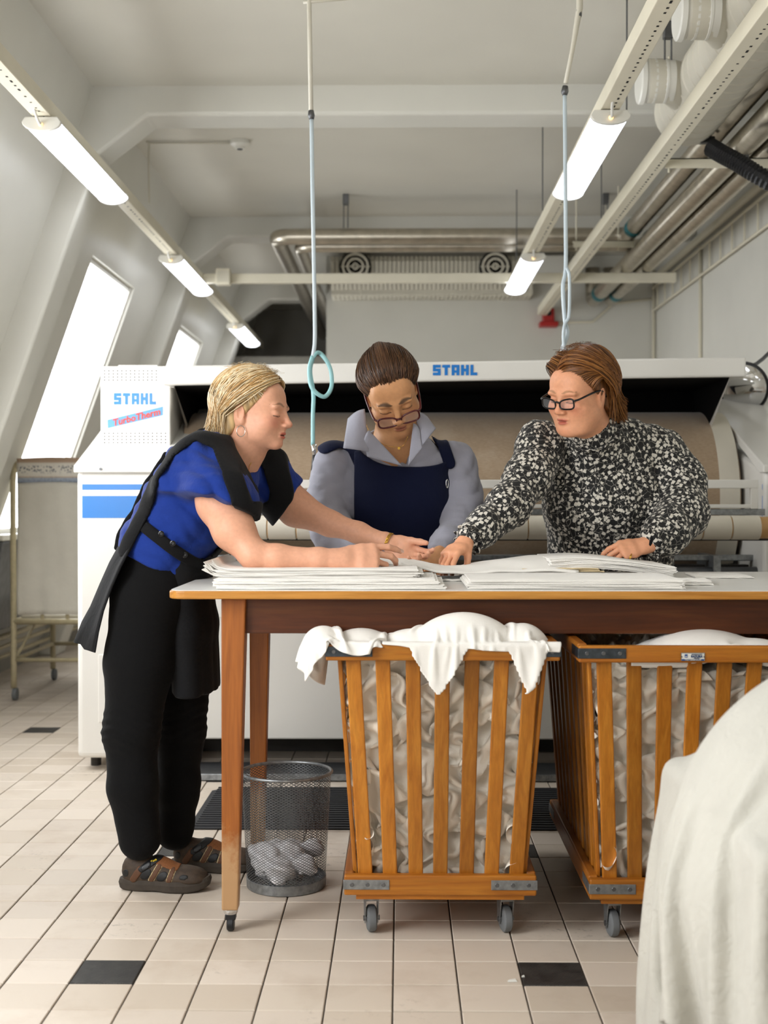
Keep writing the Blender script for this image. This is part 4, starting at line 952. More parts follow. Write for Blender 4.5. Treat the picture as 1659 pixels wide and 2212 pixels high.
# ------------------------------------------------------------------ human parts
class Head:
    """local frame: x = person's left, y = face forward, z = up"""
    def __init__(s, c, f, up, scale=1.0, low=1.0, chub=0.0, depth=1.0):
        s.c = np.asarray(c, float); f = nrm(f); up = np.asarray(up, float); up = nrm(up-f*(up@f)); lft = np.cross(up, f)
        s.R = np.stack([lft, f, up], 1); s.s = scale; s.low = low; s.chub = chub; s.dp = depth
    def w(s, x, y, z): return s.c+s.R@(np.array([x, y*s.dp, z*(s.low if z < 0 else 1)])*s.s)
    def local(s, p):
        q = ((p-s.c)@s.R)/s.s; q = q.copy(); q[:, 1] /= s.dp; q[:, 2] = np.where(q[:, 2] < 0, q[:, 2]/s.low, q[:, 2]); return q
    def build(s, S, smile=0.0, mouth=.002, earz=0):
        w, R, k = s.w, s.R, s.s; ch = s.chub
        def el(c, r, kk, mode='add', R2=None):
            r = np.array(r)*k*np.array([1, s.dp, s.low if c[2] < -.02 else 1]); S.ell(w(*c), r, R if R2 is None else R@R2, kk*k, mode)
        el((0, -.017, .037), (.073, .093, .080), .02); el((0, .032, -.022), (.062+ch*.5, .060, .084), .03); el((0, .036, -.072), (.050+ch, .048, .042), .03)
        el((0, .076, -.100), (.018, .015, .015), .022); el((0, .058, .050), (.050, .024, .036), .04)
        for sx in (-1, 1):
            el((sx*.040, .060, -.030), (.024+ch*.5, .022, .026), .022); el((sx*.026, .0835, .022), (.026, .011, .0085), .014)
            el((sx*.046, .025, -.055), (.016+ch, .03, .03), .025)
            el((sx*.032, .099, .003), (.018, .014, .0115), .012, 'sub')
            el((sx*.032, .0760, .002), (.0155, .0150, .0125), .003)         # lowered eyelids over the eyeballs
            el((sx*.032, .0925, -.0065), (.0125, .006, .0012), .002, 'sub')    # lid slit
        S.cone(w(0, .089, .016), w(0, .107, -.026), .0075*k, .0088*k, .010*k); S.ell(w(0, .1095, -.031), np.array([.0100, .0105, .0092])*k, R, .008*k)
        for sx in (-1, 1):
            el((sx*.0122, .101, -.035), (.0082, .011, .0075), .006); el((sx*.0062, .1065, -.0455), (.0032, .0045, .003), .003, 'sub')
        el((0, .092, -.050), (.010, .007, .012), .012)
        el((0, .091, -.0625), (.0215, .0095, .0058), .005); el((0, .0885, -.0735), (.0185, .0105, .0072), .005); el((0, .0985, -.068), (.0205, .010, mouth), .0025, 'sub')
        for sx in (-1, 1):
            Rr = np.array(Matrix.Rotation(sx*-.18, 3, 'Z'))@np.array(Matrix.Rotation(sx*.20, 3, 'Y'))@np.array(Matrix.Rotation(-.15, 3, 'X'))
            S.ell(w(sx*.0725, -.014, -.006+earz), np.array([.0075, .018, .031])*k, R@Rr, .008*k)
            S.ell(w(sx*.0795, -.008, -.002+earz), np.array([.005, .009, .018])*k, R@Rr, .004*k, 'sub')
            S.ell(w(sx*.0685, -.006, -.030+earz), np.array([.006, .008, .009])*k, R, .006*k)
        if ch > .004: el((0, .045, -.108), (.04+ch, .04, .02), .03)
    def colour(s, p, base, lip, brow, blush, browth=.0042, lash=(.03, .02, .015)):
        q = s.local(p); x, y, z = q[:, 0], q[:, 1], q[:, 2]; ax = np.abs(x); col = np.tile(np.array(lin(base))[:3], (len(p), 1)); hd = (y > .02) & (z > -.14) & (z < .13)
        def blend(m, c): 
            m = np.clip(m, 0, 1)*hd; col[:] = col*(1-m[:, None])+np.array(lin(c))[:3]*m[:, None] if isinstance(c, str) else col*(1-m[:, None])+np.array(c)*m[:, None]
        g = lambda a_, b_, c_, ra, rb, rc: np.exp(-(((ax-a_)/ra)**2+((y-b_)/rb)**2+((z-c_)/rc)**2))
        blend(.55*g(.043, .07, -.03, .02, .04, .02), blush); blend(.35*g(0, .112, -.03, .014, .015, .012), blush); blend(.25*g(0, .08, -.10, .02, .03, .015), blush)
        e = ((x/.0225)**2+((z+.0625+.10*ax**1.2*0)/.0058)**2); e2 = (x/.0200)**2+((z+.0730)/.0070)**2
        blend(np.clip((1-np.minimum(e, e2))*2.2, 0, 1)*(y > .07)*.75, lip); blend(np.clip((1-((x/.021)**2+((z+.068)/.0016)**2))*2, 0, 1)*(y > .07)*.8, (.12, .03, .025))
        bz = .0245+.006*np.sin(np.clip((ax-.012)/.036, 0, 1)*2.6)-.05*np.clip(ax-.038, 0, 1); th = browth*np.clip((.054-ax)/.03, .15, 1)*np.clip((ax-.008)/.012, .1, 1); m = (ax > .009)*(ax < .054)*np.clip(1.6-np.abs(z-bz)/th, 0, 1)*(y > .03); blend(m*.85, brow)
        lz = -.0065+2.2*(ax-.032)**2*4; m = (np.abs(ax-.032) < .0155)*np.clip(1.6-np.abs(z-lz)/.0013, 0, 1)*(y > .06); blend(m, lash)
        blend(.25*g(.032, .085, -.014, .018, .03, .006), blush)
        return col
def hand(S, wrist, fwd, back, left=False, curl=((.5, .6, .4),)*4, thumb=(.5, .3, .3), spread=.08, k=1.0, thumb_out=.6):
    """palm, four fingers and a thumb; curl = bend (radians) of the three joints of index..little"""
    F_ = nrm(fwd); N_ = nrm(np.asarray(back, float)-F_*(np.asarray(back, float)@F_)); S_ = np.cross(F_, N_) if left else np.cross(N_, F_)
    w_ = np.asarray(wrist, float); o = lambda f, s_, n: w_+(F_*f+S_*s_+N_*n)*k
    S.loft([o(-.02, 0, 0), o(.01, 0, 0), o(.05, -.001, .001), o(.083, -.001, .002)], np.array([.027, .029, .038, .040])*k, np.array([.019, .017, .015, .0125])*k, S_, .012*k)
    S.ell(o(.035, .022, -.008), np.array([.028, .016, .014])*k, np.stack([F_, S_, N_], 1), .012*k)
    tips = []
    L = ((.043, .025, .021), (.047, .029, .022), (.044, .027, .022), (.034, .021, .019))
    for i in range(4):
        s0 = .0285-.0195*i; base = o(.084-.006*abs(i-1)-.003*(i == 3), s0, .002); a_ = 0.0; p = base; sp = (1.5-i)*spread; r = (.0092, .0094, .0088, .0078)[i]*k
        Fs = nrm(F_*math.cos(sp)+S_*math.sin(sp)); S.cone(o(.05, s0*.85, .001), base, .010*k, r*1.08, .006*k)
        for j in range(3):
            a_ += curl[min(i, len(curl)-1)][j]; d = Fs*math.cos(a_)-N_*math.sin(a_); q = p+d*L[i][j]*k; r2 = r*(.93 if j < 2 else .82); S.cone(p, q, r, r2, .0035*k)
            if j == 2: tips.append((q, d, r2, nrm(Fs*math.sin(a_)+N_*math.cos(a_))))
            p, r = q, r2
    p = o(.022, .026, -.006); d0 = nrm(F_*math.cos(thumb_out)+S_*math.sin(thumb_out)-N_*.25); r = .0125*k
    ax_ = nrm(np.cross(d0, -N_-S_*.5)); d = d0
    for j, L_ in enumerate((.036, .032, .026)):
        an = thumb[j]; d = nrm(d*math.cos(an)+np.cross(ax_, d)*math.sin(an)+ax_*(ax_@d)*(1-math.cos(an))) if j else nrm(d*math.cos(an)+np.cross(ax_, d)*math.sin(an)); q = p+d*L_*k; r2 = (.0108, .0100, .0080)[j]*k; S.cone(p, q, r, r2, .006*k); p, r = q, r2
    tips.append((p, d, r, nrm(np.cross(d, np.cross(N_, d))))); return tips
def nails(tips, parent, k=1.0):
    for (q, d, r, n) in tips:
        n = nrm(n-d*(n@d)); s_ = np.cross(d, n); vs = []; 
        for u in np.linspace(-.9, .9, 5):
            for t_ in (-.006, -.001, .004, .0065): vs.append(q+d*t_*k+(n*math.cos(u)+s_*math.sin(u)*.95)*(r+.0004))
        MB().grid(vs, 5, 4).build('nail', 'nail', parent, smooth=True)
def strands(name, parent, paths, m='hair', cols=None, r0=.0018, r1=.0006, seg=3):
    """each path (n,3) becomes a thin tapered lock"""
    P_ = np.stack(paths); K, n, _ = P_.shape; tan = np.gradient(P_, axis=1); tan /= np.linalg.norm(tan, axis=2, keepdims=True)+1e-9
    ref = np.where(np.abs(tan[..., 2:3]) < .95, np.array([0, 0, 1.0]), np.array([1.0, 0, 0])); u = np.cross(tan, ref); u /= np.linalg.norm(u, axis=2, keepdims=True)+1e-9; v = np.cross(tan, u)
    t_ = np.linspace(0, 1, n); rr = (r0*(1-t_**2)+r1*t_**2)[None, :, None, None]*np.minimum(1, .5+t_*6)[None, :, None, None]; a_ = np.arange(seg)*2*math.pi/seg
    vs = P_[:, :, None, :]+rr*(np.cos(a_)[:, None]*u[:, :, None, :]+np.sin(a_)[:, None]*v[:, :, None, :])
    idx = np.arange(K*n*seg).reshape(K, n, seg); q = np.stack([idx[:, :-1], np.roll(idx, -1, 2)[:, :-1], np.roll(idx, -1, 2)[:, 1:], idx[:, 1:]], -1).reshape(-1, 4)
    c = np.repeat(np.asarray(cols), n*seg, axis=0); return fast_mesh(name, vs.reshape(-1, 3), q, m, parent, c)
plain('nail', 'e3b8a6', .3, var=.03)
# ------------------------------------------------------------------ clothing materials
fabric('tee_blue', '123080', .85, 500, .3, .06, .08, fold=.35); fabric('black_cotton', '0c0c0e', .9, 500, .2, .08, .03, fold=.2); fabric('black_trouser', '060607', .95, 500, .15, .1, .02, fold=.2)
fabric('grey_shirt', '9c9ca8', .8, 700, .2, .03, .15, fold=.2); fabric('navy_cotton', '0a1230', .9, 600, .2, .05, .04, fold=.2)
t = NT('floral'); t.set(.75, sheen=.1); v = t.coord('World', (1, 1, 1), (.3, .2, .1))
nz = t.n('ShaderNodeTexNoise', i_Scale=60.0, i_Detail=1.0); t.l(v, nz.inputs['Vector'])
mx = t.n('ShaderNodeMix', data_type='VECTOR'); mx.inputs[0].default_value = .010; t.l(v, mx.inputs[4]); t.l(nz.outputs[1], mx.inputs[5])
vo = t.n('ShaderNodeTexVoronoi', distance='MANHATTAN', i_Scale=68.0, i_Randomness=.8); t.l(mx.outputs[1], vo.inputs['Vector'])
leaf = t.ramp(vo.outputs['Distance'], [(.56, (1, 1, 1, 1)), (.62, (0, 0, 0, 1))]).outputs[0]
vi = t.n('ShaderNodeTexVoronoi', feature='DISTANCE_TO_EDGE', i_Scale=46.0); t.l(v, vi.inputs['Vector'])
vine = t.ramp(vi.outputs[0], [(.012, (.45, .45, .45, 1)), (.03, (0, 0, 0, 1))]).outputs[0]
mxx = t.n('ShaderNodeMath', operation='MAXIMUM'); t.l(leaf, mxx.inputs[0]); t.l(vine, mxx.inputs[1])
t.col(t.mix(mxx.outputs[0], '0b0a0b', 'd6d0c4')); b_ = t.bump(t.noise(v, 34, 3, .6, 1.5), .3, .006)
plain('gold', 'd6a94e', .25, 1, var=.05); plain('silver', 'c9c7c2', .2, 1, var=.05); plain('button_black', '0a0a0b', .25)
plain('frame_red', '4a1013', .22, var=.1); plain('frame_black', '0b0b0d', .22)
t = NT('lens'); t.set(.05, spec=.6); t.col('ffffff'); t.p.inputs['Alpha'].default_value = .10
plain('shoe_brown', '3d2f22', .7, var=.25, nscale=90, bump=.2); plain('shoe_sole', '3b332b', .75, var=.2, nscale=40); plain('shoe_tan', '7a4a24', .75, var=.15, nscale=200); plain('shoe_cream', 'b8a67c', .7); plain('shoe_black', '0c0c0d', .6); plain('shoe_strap', '5a3a24', .7, var=.1); plain('shoe_yellow', 'd8c02a', .6)
SKIN1 = ('e3a889', 'bf4f42', '8a5f3f', 'd0725c'); SKIN2 = ('d29a6c', '9c5446', '2c211b', 'a9654a'); SKIN3 = ('e8a680', 'b9544a', 'a77a55', 'd97a5a')
def shell(src, off, reg, k=.003):
    """garment panel: a layer lying 'off' outside another garment, kept inside a region"""
    S = Sculpt(); lo, hi = src.bounds(.02)
    S._op(lambda p: src.ev(p)-off, lo, hi, .001, 'add'); S._op(lambda p: reg.ev(p) if isinstance(reg, Sculpt) else reg(p), [-99]*3, [99]*3, k, 'int'); return S
def capregion(pl, r):
    S = Sculpt(); S.chain(pl, [r]*len(pl) if np.isscalar(r) else r, .02); return S
def band2(pl, r, y0, y1, Y=3.6):
    """strip of cloth: within r of a line drawn over the body (x-z), between two depths"""
    A_ = np.array([P(a_, b_, Y)[[0, 2]] for a_, b_ in pl]); r = np.broadcast_to(np.asarray(r, float), (len(pl),))
    def fn(p):
        q = p[:, [0, 2]]; d = np.full(len(p), 9.0)
        for i in range(len(A_)-1):
            ab = A_[i+1]-A_[i]; t_ = np.clip(((q-A_[i])@ab)/(ab@ab), 0, 1); d = np.minimum(d, np.linalg.norm(q-A_[i]-t_[:, None]*ab, axis=1)-(r[i]+(r[i+1]-r[i])*t_))
        return np.maximum(d, np.maximum(y0-p[:, 1], p[:, 1]-y1))
    return fn
def either(*f): return lambda p: np.minimum.reduce([g(p) for g in f])
def hairline(plane, a, off=.006):
    """point of the hairline at azimuth a (0 = forehead) on the skull"""
    n, c = nrm(plane[0]), plane[1]; th = np.radians(np.linspace(88, -50, 140)); r = np.array([.073, .093, .080])+off
    q = np.array([0, -.017, .037])+r*np.stack([np.sin(a)*np.cos(th), np.cos(a)*np.cos(th), np.sin(th)], 1); v = q@n-c; i = np.argmax(v > 0) if (v > 0).any() else len(th)-1
    return q[i], th[i]
def edge_locks(hd, plane, d1f, n, a0, a1, rs, off=(.008, .022), tail=None):
    out = []; r0 = np.array([.073, .093, .080])
    for k in range(n):
        a = rs.uniform(a0, a1); q0, th = hairline(plane, a); th += rs.uniform(0, .25); d0 = np.array([math.sin(a)*math.cos(th), math.cos(a)*math.cos(th), math.sin(th)]); d1, md = d1f(a, rs)
        d = slerp_path(d0, d1, 10, md); t_ = np.linspace(0, 1, 10); o_ = off[0]+(off[1]-off[0])*np.minimum(1, t_*2.5)+rs.uniform(-.002, .003); q = ell_dirs(hd, d, o_[:, None])
        if tail:
            dirr = nrm(q[-1]-q[-2]); L = rs.uniform(*tail); q = np.vstack([q, np.stack([q[-1]+dirr*L*.4*u+np.array([0, -.3*u*u*L, -L*u]) for u in (.33, .66, 1)])])
        else: q = smoothpath(q, 13)
        out.append(to_world(hd, q))
    return out
def ell_dirs(hd, d, off): 
    d = np.asarray(d, float); d = d/np.linalg.norm(d, axis=-1, keepdims=True); r = np.array([.073, .093, .080])+off
    q = np.array([0, -.017, .037])+d*r; return q
def to_world(hd, q):
    q = np.array(q, float); q = q.copy(); q[..., 1] *= hd.dp; q[..., 2] = np.where(q[..., 2] < 0, q[..., 2]*hd.low, q[..., 2]); return hd.c+(q*hd.s)@hd.R.T
def slerp_path(d0, d1, n=12, mid=None):
    t_ = np.linspace(0, 1, n)[:, None]; d0, d1 = nrm(d0), nrm(d1)
    if mid is None: return (1-t_)*d0+t_*d1
    m = nrm(mid)*1.0; return (1-t_)**2*d0+2*t_*(1-t_)*m*1.3+t_**2*d1
def hair_cols(n, pal, seed):
    rs = np.random.RandomState(seed); P_ = np.array([lin(c)[:3] for c in pal]); return P_[rs.randint(0, len(pal), n)]*(1+.15*(rs.rand(n, 1)-.5))
def hair_cap(hd, parent, off, plane, nape, pal, extra=None):
    S = Sculpt(); k = hd.s
    S.ell(hd.w(0, -.017, .037), (np.array([.073, .093, .080])+off)*k*np.array([1, hd.dp, 1]), hd.R, .01)
    if nape: S.ell(hd.w(0, nape[0], nape[1]), np.array(nape[2])*k, hd.R, .03)
    if extra: extra(S)
    n = hd.R@nrm(plane[0]); S.half(hd.c+n*plane[1]*k, n, .006)
    c = np.array(lin(pal[0]))[:3]
    return sculpt_obj(S, 'hair', 'hair', parent, .004, 1, lambda p: np.tile(c*.75, (len(p), 1))*(1+.3*np.sin((p@np.array([310., 170, 90]))))[:, None])
def glasses(hd, parent, m, drop=-.012, fwd=.106, w_=.0245, h_=.0175, tilt=0, lensy=0, r=.0021):
    loops = []
    G = bpy.data.objects.new('glasses', None); COL.objects.link(G); G.parent = parent; ORG[G.name] = ORG[parent.name]
    a_ = np.linspace(0, 2*math.pi, 37)[:-1]
    def sq(t_): c, s_ = math.cos(t_), math.sin(t_); e = .62; return math.copysign(abs(c)**e, c), math.copysign(abs(s_)**e, s_)
    for sx in (-1, 1):
        cen = (sx*.0335, fwd, drop); pts = []
        for t_ in a_:
            u, v_ = sq(t_); x = sx*.0335+u*w_; y = fwd-.10*abs(x)**1.5*6*.35; z = drop+v_*h_*(1.0-.12*u*sx*(-1))+(.003*u*sx); pts.append((x, y+tilt*(z-drop), z))
        W_ = [hd.w(*p) for p in pts]; MB().tube(W_, r, 8, closed=True).build('rim', m, G, smooth=True)
        c = hd.w(*np.mean(pts, 0)); MB().add([c]+W_, [(0, 1+i, 1+(i+1) % 36) for i in range(36)]).build('lens', 'lens', G, smooth=True)
        xo = sx*(.0335+w_); yo = fwd-.10*abs(xo)**1.5*6*.35
        MB().tube([hd.w(*p) for p in smoothpath([(xo, yo, drop+h_*.75), (sx*.070, yo-.014, drop+h_*.9), (sx*.0765, .03, drop+h_*.95+.006), (sx*.0775, -.012, .012), (sx*.074, -.032, -.012)], 16)], [r*1.3]*16, 6).build('temple', m, G, smooth=True)
    MB().tube([hd.w(*p) for p in smoothpath([(-.0335+w_-.001, fwd, drop+.004), (0, fwd+.004, drop+.0085), (.0335-w_+.001, fwd, drop+.004)], 8)], r*1.15, 8).build('bridge', m, G, smooth=True)
    return G
def loop(name, m, parent, pts, r, closed=True, seg=6): return MB().tube(pts, r, seg, closed=closed).build(name, m, parent, smooth=True)
def leg_pair(parent, m, legs, hips, res=.008, fold=None, name='trousers'):
    S = Sculpt(); S.loft(hips[0], hips[1], hips[2], hips[3], .04)
    for pts, rs in legs: S.chain(pts, rs, .03)
    for f in (fold or []): S.disp(f)
    return sculpt_obj(S, name, m, parent, res, 1)

# ================================================================== blonde woman, leaning in from the left end of the table
p1 = thing('person', 'blonde woman in a blue top and black apron leaning over the table from its end', 'person', (P(330, 1900, 3.7)[0], 3.72, 0))
E = P(601, 896, 3.66); f1 = nrm((.955, -.27, -.06)); h1 = Head((0, 0, 0), f1, (.04, 0, 1), 1.02, .83, -.002, 1.0); h1.c = E-h1.R@(np.array([-.032, .088, 0])*h1.s)
B1 = Sculpt(); h1.build(B1, mouth=.0022)
B1.chain([h1.w(0, -.018, -.06), P(528, 972, 3.74), P(505, 1005, 3.76)], [.056, .056, .075], .03)
tor1 = ([P(335, 1290, 3.76), P(352, 1190, 3.76), P(408, 1100, 3.76), P(455, 1035, 3.76), P(492, 992, 3.76)], [.165, .145, .15, .155, .11], [.115, .11, .12, .125, .06])
B1.loft(tor1[0][3:], tor1[1][3:], tor1[2][3:], (0, 1, 0), .03)
B1.chain([P(455, 1010, 3.63), P(478, 1085, 3.56), P(505, 1145, 3.50), P(548, 1199, 3.465), P(600, 1204, 3.46), P(690, 1207, 3.46), P(738, 1208, 3.46)], [.062, .068, .057, .038, .034, .028, .025], .02)
B1.chain([P(575, 1030, 3.90), P(640, 1098, 3.94), P(713, 1131, 3.92), P(775, 1151, 3.89), P(838, 1171, 3.86)], [.065, .056, .038, .031, .023], .02)
t1 = hand(B1, P(740, 1206, 3.46), (1, .10, .04), (-.10, -.88, .5), False, ((.20, .45, .15), (.45, .65, .35), (.7, .8, .4), (.8, .8, .4)), (.4, .3, .2), .03, 1.06, .4)
t1b = hand(B1, P(842, 1173, 3.855), (.84, -.25, -.48), (.38, .70, -.6), True, ((.45, .5, .3), (.6, .6, .3), (.7, .7, .3), (.8, .7, .3)), (.0, .15, .3), .04, .98, .30)
o1 = sculpt_obj(B1, 'body', 'skin', p1, .0028, 1, lambda p: h1.colour(p, *SKIN1)); nails(t1[:4], o1)
rs = np.random.RandomState(4); mole = MB()
for k in range(14):
    t_ = rs.rand(); c = np.array(P(470+90*t_, 1090+100*t_, 3.53))
# hair
PAL1 = ('d6b27c', 'e6cb9c', 'f2e0bd', 'c79d66', 'ecd6b0')
capx = hair_cap(h1, p1, .009, ((0, .76, -.65), .006), (-.052, -.045, (.066, .045, .085)), PAL1)
paths = []; rs = np.random.RandomState(11)
for k in range(1500):
    sx = -1 if rs.rand() < .72 else 1; y0 = rs.uniform(-.9, .92); d0 = nrm((sx*rs.uniform(-.1, .35), y0, 1-.35*abs(y0))); back = rs.uniform(.55, .98)
    d1 = nrm((sx*rs.uniform(.35, .95), -.55-.35*rs.rand()+.12*y0, -.45-.2*rs.rand())); off = rs.uniform(.012, .028)
    d = slerp_path(d0, d1, 10); q = ell_dirs(h1, d, off); dirr = nrm(q[-1]-q[-2]); L = rs.uniform(.04, .115); tail = np.stack([q[-1]+dirr*L*.3*u+np.array([-sx*.012*u, -.35*u*u*L, -L*u]) for u in (.33, .66, 1)])
    paths.append(to_world(h1, np.vstack([q, tail])))
def nape_locks(hd, n, rs, a0=.35, a1=1.57, drop=(.07, .125), out=.012):
    res = []
    for k in range(n):
        a = rs.uniform(a0, a1); sx = rs.choice((-1, 1)); el_ = rs.uniform(-.35, .55); d = np.array([sx*math.cos(a)*math.cos(el_), -math.sin(a)*math.cos(el_), math.sin(el_)]); q0 = ell_dirs(hd, d, rs.uniform(.010, .024)); L = rs.uniform(*drop)+q0[2]*.6; fk = rs.uniform(-.4, 1)*out
        res.append(to_world(hd, np.stack([q0+np.array([-sx*.010*u*u+sx*.004*math.sin(u*5+k), -fk*2*u*u+.012*u*(1-u)*0, -L*u]) for u in np.linspace(0, 1, 13)])))
    return res
def clear_ear(hd, paths, sx):
    return [p for p in paths if not (lambda q: ((q[:, 0]*sx > .045) & (q[:, 1] > -.030) & (q[:, 1] < .03) & (q[:, 2] > -.05) & (q[:, 2] < .016)).any())(hd.local(p))]
paths = clear_ear(h1, paths, -1)
paths += edge_locks(h1, ((0, .76, -.65), .008), lambda a, r_: (nrm((math.copysign(.85, a-.001), -.6, -.25-.2*r_.rand())), nrm((math.copysign(.75, a-.001), .25, .35))), 260, -1.25, 1.25, rs, (.006, .020), (.02, .07)); paths = clear_ear(h1, paths, -1)+nape_locks(h1, 420, rs)
strands('hair_locks', capx, paths, cols=hair_cols(len(paths), PAL1, 1), r0=.0016)
fl = []
for k in range(60):
    d0 = nrm((rs.uniform(-.5, .5), rs.uniform(-.6, .8), 1)); q0 = ell_dirs(h1, d0, .026); q = np.stack([q0+np.array([rs.uniform(-.01, .01)*u, .03*u*rs.uniform(-1, 1), .012*math.sin(u*3)*rs.rand()]) for u in np.linspace(0, 1, 6)]); fl.append(to_world(h1, q))
strands('stray_hair', capx, fl, cols=hair_cols(60, PAL1, 2), r0=.0005, r1=.0002)
# tee
T1 = Sculpt(); T1.loft(tor1[0], np.array(tor1[1])+.012, np.array(tor1[2])+.014, (0, 1, 0), .03)
def cutcone(segs, c, n, k=.03):
    S = Sculpt()
    for a_, b_, ra, rb in segs: S.cone(a_, b_, ra, rb, k)
    S.half(c, n, .004); return S
s_near = cutcone([(P(445, 1008, 3.645), P(470, 1090, 3.54), .086, .112), (P(430, 1005, 3.64), P(385, 1050, 3.61), .075, .062)], P(445, 1082, 3.55), (-.25, -.2, -.94)); s_far = cutcone([(P(565, 1010, 3.88), P(640, 1105, 3.96), .076, .074)], P(622, 1078, 3.95), nrm(P(713, 1131, 3.92)-P(575, 1030, 3.90)))
for q_ in (s_near, s_far): lo, hi = q_.bounds(.01); T1._op(q_.ev, lo, hi, .03, 'add')
T1.half(P(325, 1222, 3.6), nrm((-.36, 0, -.93)), .004)
base_T1 = Sculpt(); base_T1.ops = list(T1.ops)
for f_ in (folds(.009, 48, (.8, .1, .5), 1, .7), folds(.005, 85, (.3, .3, .9), 2, .7), folds(.006, 36, (.7, .5, -.4), 3)): T1.disp(f_)
# neck opening
T1.ell(P(528, 985, 3.72), (.062, .085, .05), None, .008, 'sub')
sculpt_obj(T1, 'blue_top', 'tee_blue', p1, .005, 1)
# trousers
leg_pair(p1, 'black_trouser', [([P(322, 1300, 3.67), P(302, 1430, 3.66), P(284, 1580, 3.64), P(287, 1700, 3.63), P(302, 1812, 3.63)], [.11, .098, .076, .068, .060]),
    ([P(378, 1300, 3.85), P(394, 1430, 3.85), P(388, 1580, 3.84), P(384, 1700, 3.82), P(378, 1795, 3.80)], [.105, .095, .073, .062, .056])],
    ([P(352, 1200, 3.76), P(337, 1290, 3.76)], [.158, .175], [.118, .125], (0, 1, 0)), .006,
    [lambda p, d: -.006*np.exp(-((p[:, 2]-.46)/.055)**2)*(np.abs(np.sin(p[:, 2]*120+3*np.sin(p[:, 0]*25)+2*p[:, 1]*9))-.4), folds(.003, 45, (.2, .1, 1), 7)])
# apron: yoke, straps, bib, waist strap, front panel, back flap
AP = bpy.data.objects.new('apron', None); COL.objects.link(AP); AP.parent = p1; ORG[AP.name] = ORG[p1.name]
def uni(regs):
    S = Sculpt()
    for r_ in regs: S.ops += r_.ops
    return S
reg = either(band2([(332, 1040), (370, 978), (425, 938), (478, 955), (508, 1010), (532, 1070), (548, 1140)], [.014, .015, .016, .025, .024, .024, .032], 3.3, 3.75),
             band2([(360, 1000), (425, 938), (500, 945), (575, 985), (592, 1060), (575, 1140)], [.03, .03, .035, .035, .035, .035], 3.75, 4.2),
             band2([(330, 1040), (305, 1105), (262, 1190)], [.022, .022, .02], 3.3, 3.75), band2([(330, 1040), (290, 1150), (270, 1230)], .09, 3.75, 4.2),
             band2([(562, 1110), (545, 1165), (470, 1235), (440, 1260)], [.035, .05, .055, .06], 3.3, 4.2), band2([(298, 1128), (345, 1163), (400, 1208), (440, 1238)], .0165, 3.3, 3.75))
A1 = shell(base_T1, .013, reg, .004); A1.disp(folds(.002, 60, (.6, .2, .7), 9)); A1.ell(P(528, 985, 3.72), (.055, .06, .05), None, .008, 'sub')
sculpt_obj(A1, 'bib_and_straps', 'black_cotton', AP, .005, 1)
fp = Sculpt(); fp.loft([P(400, 1215, 3.77), P(418, 1350, 3.79), P(428, 1540, 3.80)], [.15, .17, .18], [.075, .068, .064], (0, 1, 0), .02); fp.half(P(430, 1490, 3.8), (.05, 0, -1), .004); fp.disp(folds(.004, 42, (.1, 1, .0), 4, .3))
sculpt_obj(fp, 'front_panel', 'black_cotton', AP, .007, 1)
rows = [(1110, 306, 318), (1140, 285, 302), (1175, 262, 284), (1215, 240, 264), (1260, 220, 244), (1310, 199, 226), (1355, 181, 215), (1400, 163, 207)]; pts = []; NU = 22
for (y, xl_, xr2) in rows:
    for u in np.linspace(0, 1, NU):
        s_ = 1-(2*u-1)**2; yy = 3.76+(.20 if y > 1180 else .16)*(2*u-1); x = xr2-(xr2-xl_)*min(1, s_*1.25)+3*math.sin(u*17+y*.004); pts.append(P(x, y+(10 if u < .15 else 0)-14*s_*(y > 1350), yy))
MB().grid(pts, len(rows), NU).build('back_flap', 'black_cotton', AP, smooth=True, solid=.004)
for (px, py) in ((348, 1153), (373, 1174), (399, 1199)):
    c = P(px, py, 3.5); 
    for yy in np.linspace(3.45, 3.75, 121):
        if base_T1.ev(np.array([P(px, py, yy)]))[0] < .0145: c = P(px, py, yy-.002); break
    MB().lathe([(.0075, .004), (.0085, .001), (.006, 0), (.0045, .0015)][::-1], c, 'Y', 14).build('button', 'button_black', AP, autos=.6)
# jewellery
ec = h1.w(-.074, -.004, -.064); loop('hoop_earring', 'silver', p1, [ec+np.array([math.cos(a_)*.0115, .004*math.cos(a_)-.004, math.sin(a_)*.0155]) for a_ in np.linspace(0, 2*math.pi, 25)[:-1]], .0011)
NK = [P(500, 955, 3.66), P(512, 1005, 3.63), P(527, 1030, 3.625), P(531, 1034, 3.63), P(538, 1010, 3.69), P(536, 985, 3.75)]
ck = []
for q_ in smoothpath(NK, 60):      # the chain lies on skin or cloth
    d_ = min(B1.ev(q_[None])[0], T1.ev(q_[None])[0])
    if d_ < .002: q_ = q_+np.array([.45, -.9, 0])*(.003-d_)
    ck.append(q_)
nk = loop('necklace', 'gold', p1, ck, .0009, False); pc = ck[31]+np.array([0, -.003, -.008]); loop('pendant', 'gold', nk, [pc+np.array([.006*math.cos(a_), 0, .007*math.sin(a_)]) for a_ in np.linspace(0, 6.28, 13)[:-1]], .0012); MB().box(pc[0]-.001, pc[0]+.001, pc[1]-.001, pc[1]+.001, pc[2]-.010, pc[2]+.006).build('pendant_bar', 'gold', nk)
wc = P(841, 1172, 3.857); ad = nrm(P(842, 1173, 3.855)-P(775, 1151, 3.89)); u_ = nrm(np.cross(ad, (0, 1, .2))); v_ = np.cross(ad, u_)
for k in range(3): loop('bracelet', 'gold', p1, [wc+ad*.0035*(k-1)+(u_*math.cos(a_)*.029+v_*math.sin(a_)*.027)*(1+.04*math.sin(9*a_+k)) for a_ in np.linspace(0, 2*math.pi, 49)[:-1]], .0015)
